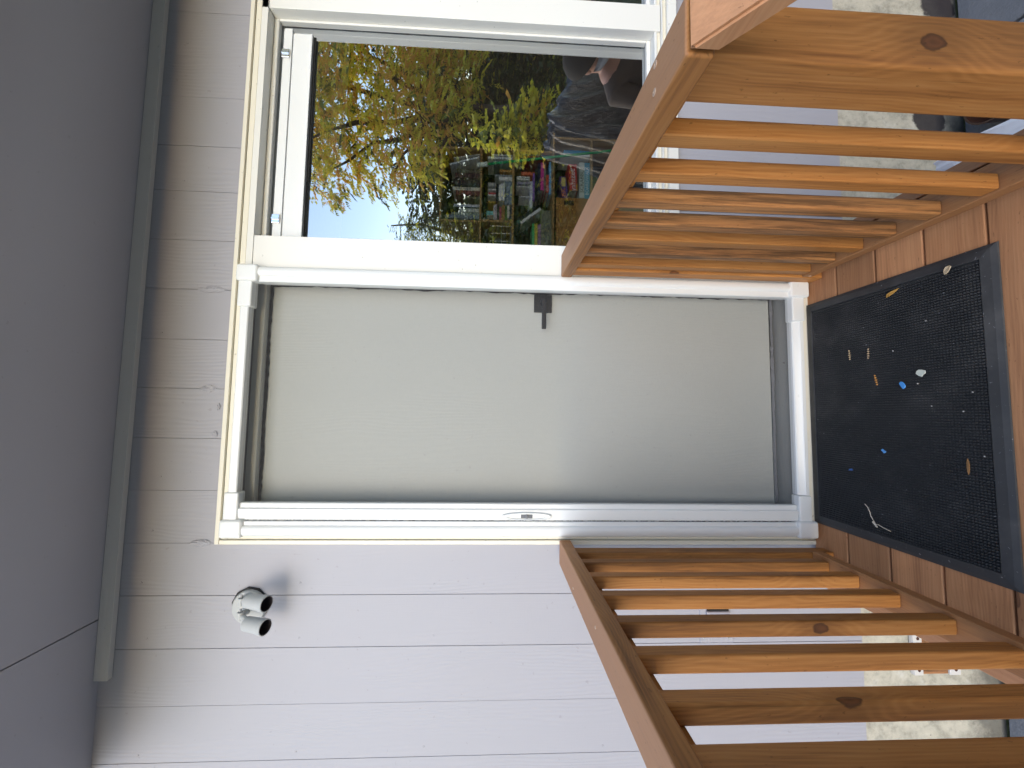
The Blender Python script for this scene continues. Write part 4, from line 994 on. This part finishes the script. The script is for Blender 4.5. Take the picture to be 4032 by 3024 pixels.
pe = thing('person', 'person in black cap and brown jacket mirrored at the lower window corner', 'person', (PX, PY, -.735))
v = []; e = []; r = []
def jn(p, rr, par=None):
    v.append(p); r.append(rr)
    if par is not None: e.append((par, len(v) - 1))
    return len(v) - 1
# faces +y (towards the house)
pel = jn((0, 0, .84), (.13, .10)); wa = jn((0, 0, 1.0), (.125, .095), pel); ch = jn((0, .0, 1.18), (.15, .11), wa); sh = jn((0, -.01, 1.30), (.11, .085), ch); nk = jn((0, .005, 1.375), .05, sh); hd = jn((0, .03, 1.44), (.066, .080), nk); ht = jn((0, .028, 1.51), (.074, .092), hd); jn((0, .02, 1.56), (.055, .068), ht)
for s in (-1, 1):
    hp_ = jn((s * .09, 0, .78), .085, pel); kn_ = jn((s * .10, .02, .44), .055, hp_); an = jn((s * .10, -.01, .08), .037, kn_); he = jn((s * .10, .0, .035), .036, an); jn((s * .105, .16, .028), (.036, .026), he)
    s1 = jn((s * .17, -.01, 1.285), .055, sh); el = jn((s * .215, .0, 1.03), .040, s1); wr = jn((s * .10, .24, 1.08), .026, el); pm = jn((s * .07, .30, 1.10), (.030, .016), wr)
    for k, (dx, ln) in enumerate(((-.024, .058), (-.008, .068), (.008, .064), (.024, .05))):
        a = jn((s * (.066 + dx * .9), .338, 1.105), .0088, pm); b_ = jn((s * (.062 + dx), .338 + ln * .55, 1.10), .0082, a); jn((s * (.060 + dx), .338 + ln * .85, 1.078), .0072, b_)
    a = jn((s * .045, .305, 1.118), .010, pm); jn((s * .030, .335, 1.124), .0082, a)
skin('body', v, e, r, SKIN, pe, 2, pel, PM)
v = []; e = []; r = []
pel = jn((0, 0, .84), (.155, .125)); wa = jn((0, 0, 1.0), (.15, .12), pel); ch = jn((0, .0, 1.18), (.172, .132), wa); sh = jn((0, -.01, 1.315), (.12, .095), ch); jn((0, -.005, 1.36), .066, sh)
for s in (-1, 1):
    s1 = jn((s * .175, -.01, 1.285), .072, sh); el = jn((s * .222, .0, 1.03), .058, s1); jn((s * .115, .21, 1.076), .043, el)
skin('jacket', v, e, r, JACK, pe, 2, pel, PM)
v = []; e = []; r = []
pel = jn((0, 0, .86), (.15, .118))
for s in (-1, 1):
    a = jn((s * .092, 0, .76), .105, pel); b_ = jn((s * .10, .02, .44), .075, a); jn((s * .10, -.008, .07), .062, b_)
skin('trousers', v, e, r, TROU, pe, 2, pel, PM)
for s in (-1, 1):
    bm = bmesh.new(); bmesh.ops.create_uvsphere(bm, u_segments=12, v_segments=8, radius=.011); mobj('eye', bm, WHITE, pe, True, PM @ Matrix.Translation((s * .030, .103, 1.475)))
    bm = bmesh.new(); bmesh.ops.create_uvsphere(bm, u_segments=10, v_segments=8, radius=.028)
    for q_ in bm.verts: q_.co.x *= .3; q_.co.y *= .6
    mobj('ear', bm, SKIN, pe, True, PM @ Matrix.Translation((s * .078, .02, 1.47)))
bm = bmesh.new(); add_lathe(bm, (0, 0, 0), (0, .35, 1), [(-.030, .002), (-.024, .0135), (-.012, .0125), (.012, .006), (.024, .002)], 10); mobj('nose', bm, SKIN, pe, True, PM @ Matrix.Translation((0, .118, 1.462)))
bm = bmesh.new(); add_box(bm, -.022, .022, .104, .112, 1.418, 1.427, .003, 2); mobj('mouth', bm, plain((.35, .12, .10)), pe, True, PM)
CAPM = plain((.004, .004, .0045), .9)
tilt = Matrix.Rotation(rad(-30), 4, 'X') @ Matrix.Scale(1.2, 4)
CM = PM @ Matrix.Translation((0, .030, 1.485)) @ tilt
bm = bmesh.new(); bmesh.ops.create_uvsphere(bm, u_segments=28, v_segments=16, radius=1)
bmesh.ops.delete(bm, geom=[q_ for q_ in bm.verts if q_.co.z < -.06], context='VERTS')
for q_ in bm.verts: q_.co = Vector((q_.co.x * .090, q_.co.y * .110, q_.co.z * .105 if q_.co.z > 0 else q_.co.z * .1))
cap = mobj('cap', bm, CAPM, pe, True, CM)
bm = bmesh.new(); pr = None
for i in range(15):
    a = rad(-72 + 144 * i / 14); x0 = .088 * math.sin(a); y0 = .108 * math.cos(a); ex = .10 * max(0, math.cos(a * 1.18)) ** .6
    x1 = x0 * 1.0; y1 = y0 + ex; zc = -.030 * (x0 / .09) ** 2
    ring = [bm.verts.new(p) for p in ((x0, y0, .0 + zc), (x1, y1, -.020 + zc), (x1, y1, -.024 + zc), (x0, y0, -.004 + zc))]
    if pr:
        for k in range(4): bm.faces.new((pr[k], pr[(k + 1) % 4], ring[(k + 1) % 4], ring[k]))
    pr = ring
mobj('bill', bm, plain((.20, .20, .20), .6), cap, True, CM)
# shield emblem on the front of the cap
def on_cap(px, pz, lift):       # point on the dome front, px across, pz up
    y_ = .110 * math.sqrt(max(.02, 1 - (px / .090) ** 2 - (pz / .105) ** 2)); return Vector((px, y_ + lift, pz))
SH = [(-.020, .066), (0, .070), (.020, .066), (.021, .045), (.015, .030), (0, .018), (-.015, .030), (-.021, .045)]
bm = bmesh.new(); n = len(SH)
for i in range(n):
    a, b_ = SH[i], SH[(i + 1) % n]; add_tube(bm, on_cap(a[0], a[1], .002), on_cap(b_[0], b_[1], .002), .0016, n=6)
for a, b_ in (((-.010, .058), (.010, .030)), ((.010, .058), (-.010, .030)), ((0, .052), (0, .036))): add_tube(bm, on_cap(*a, .002), on_cap(*b_, .002), .0013, n=6)
mobj('shield_emblem', bm, plain((.55, .55, .55)), cap, False, CM)
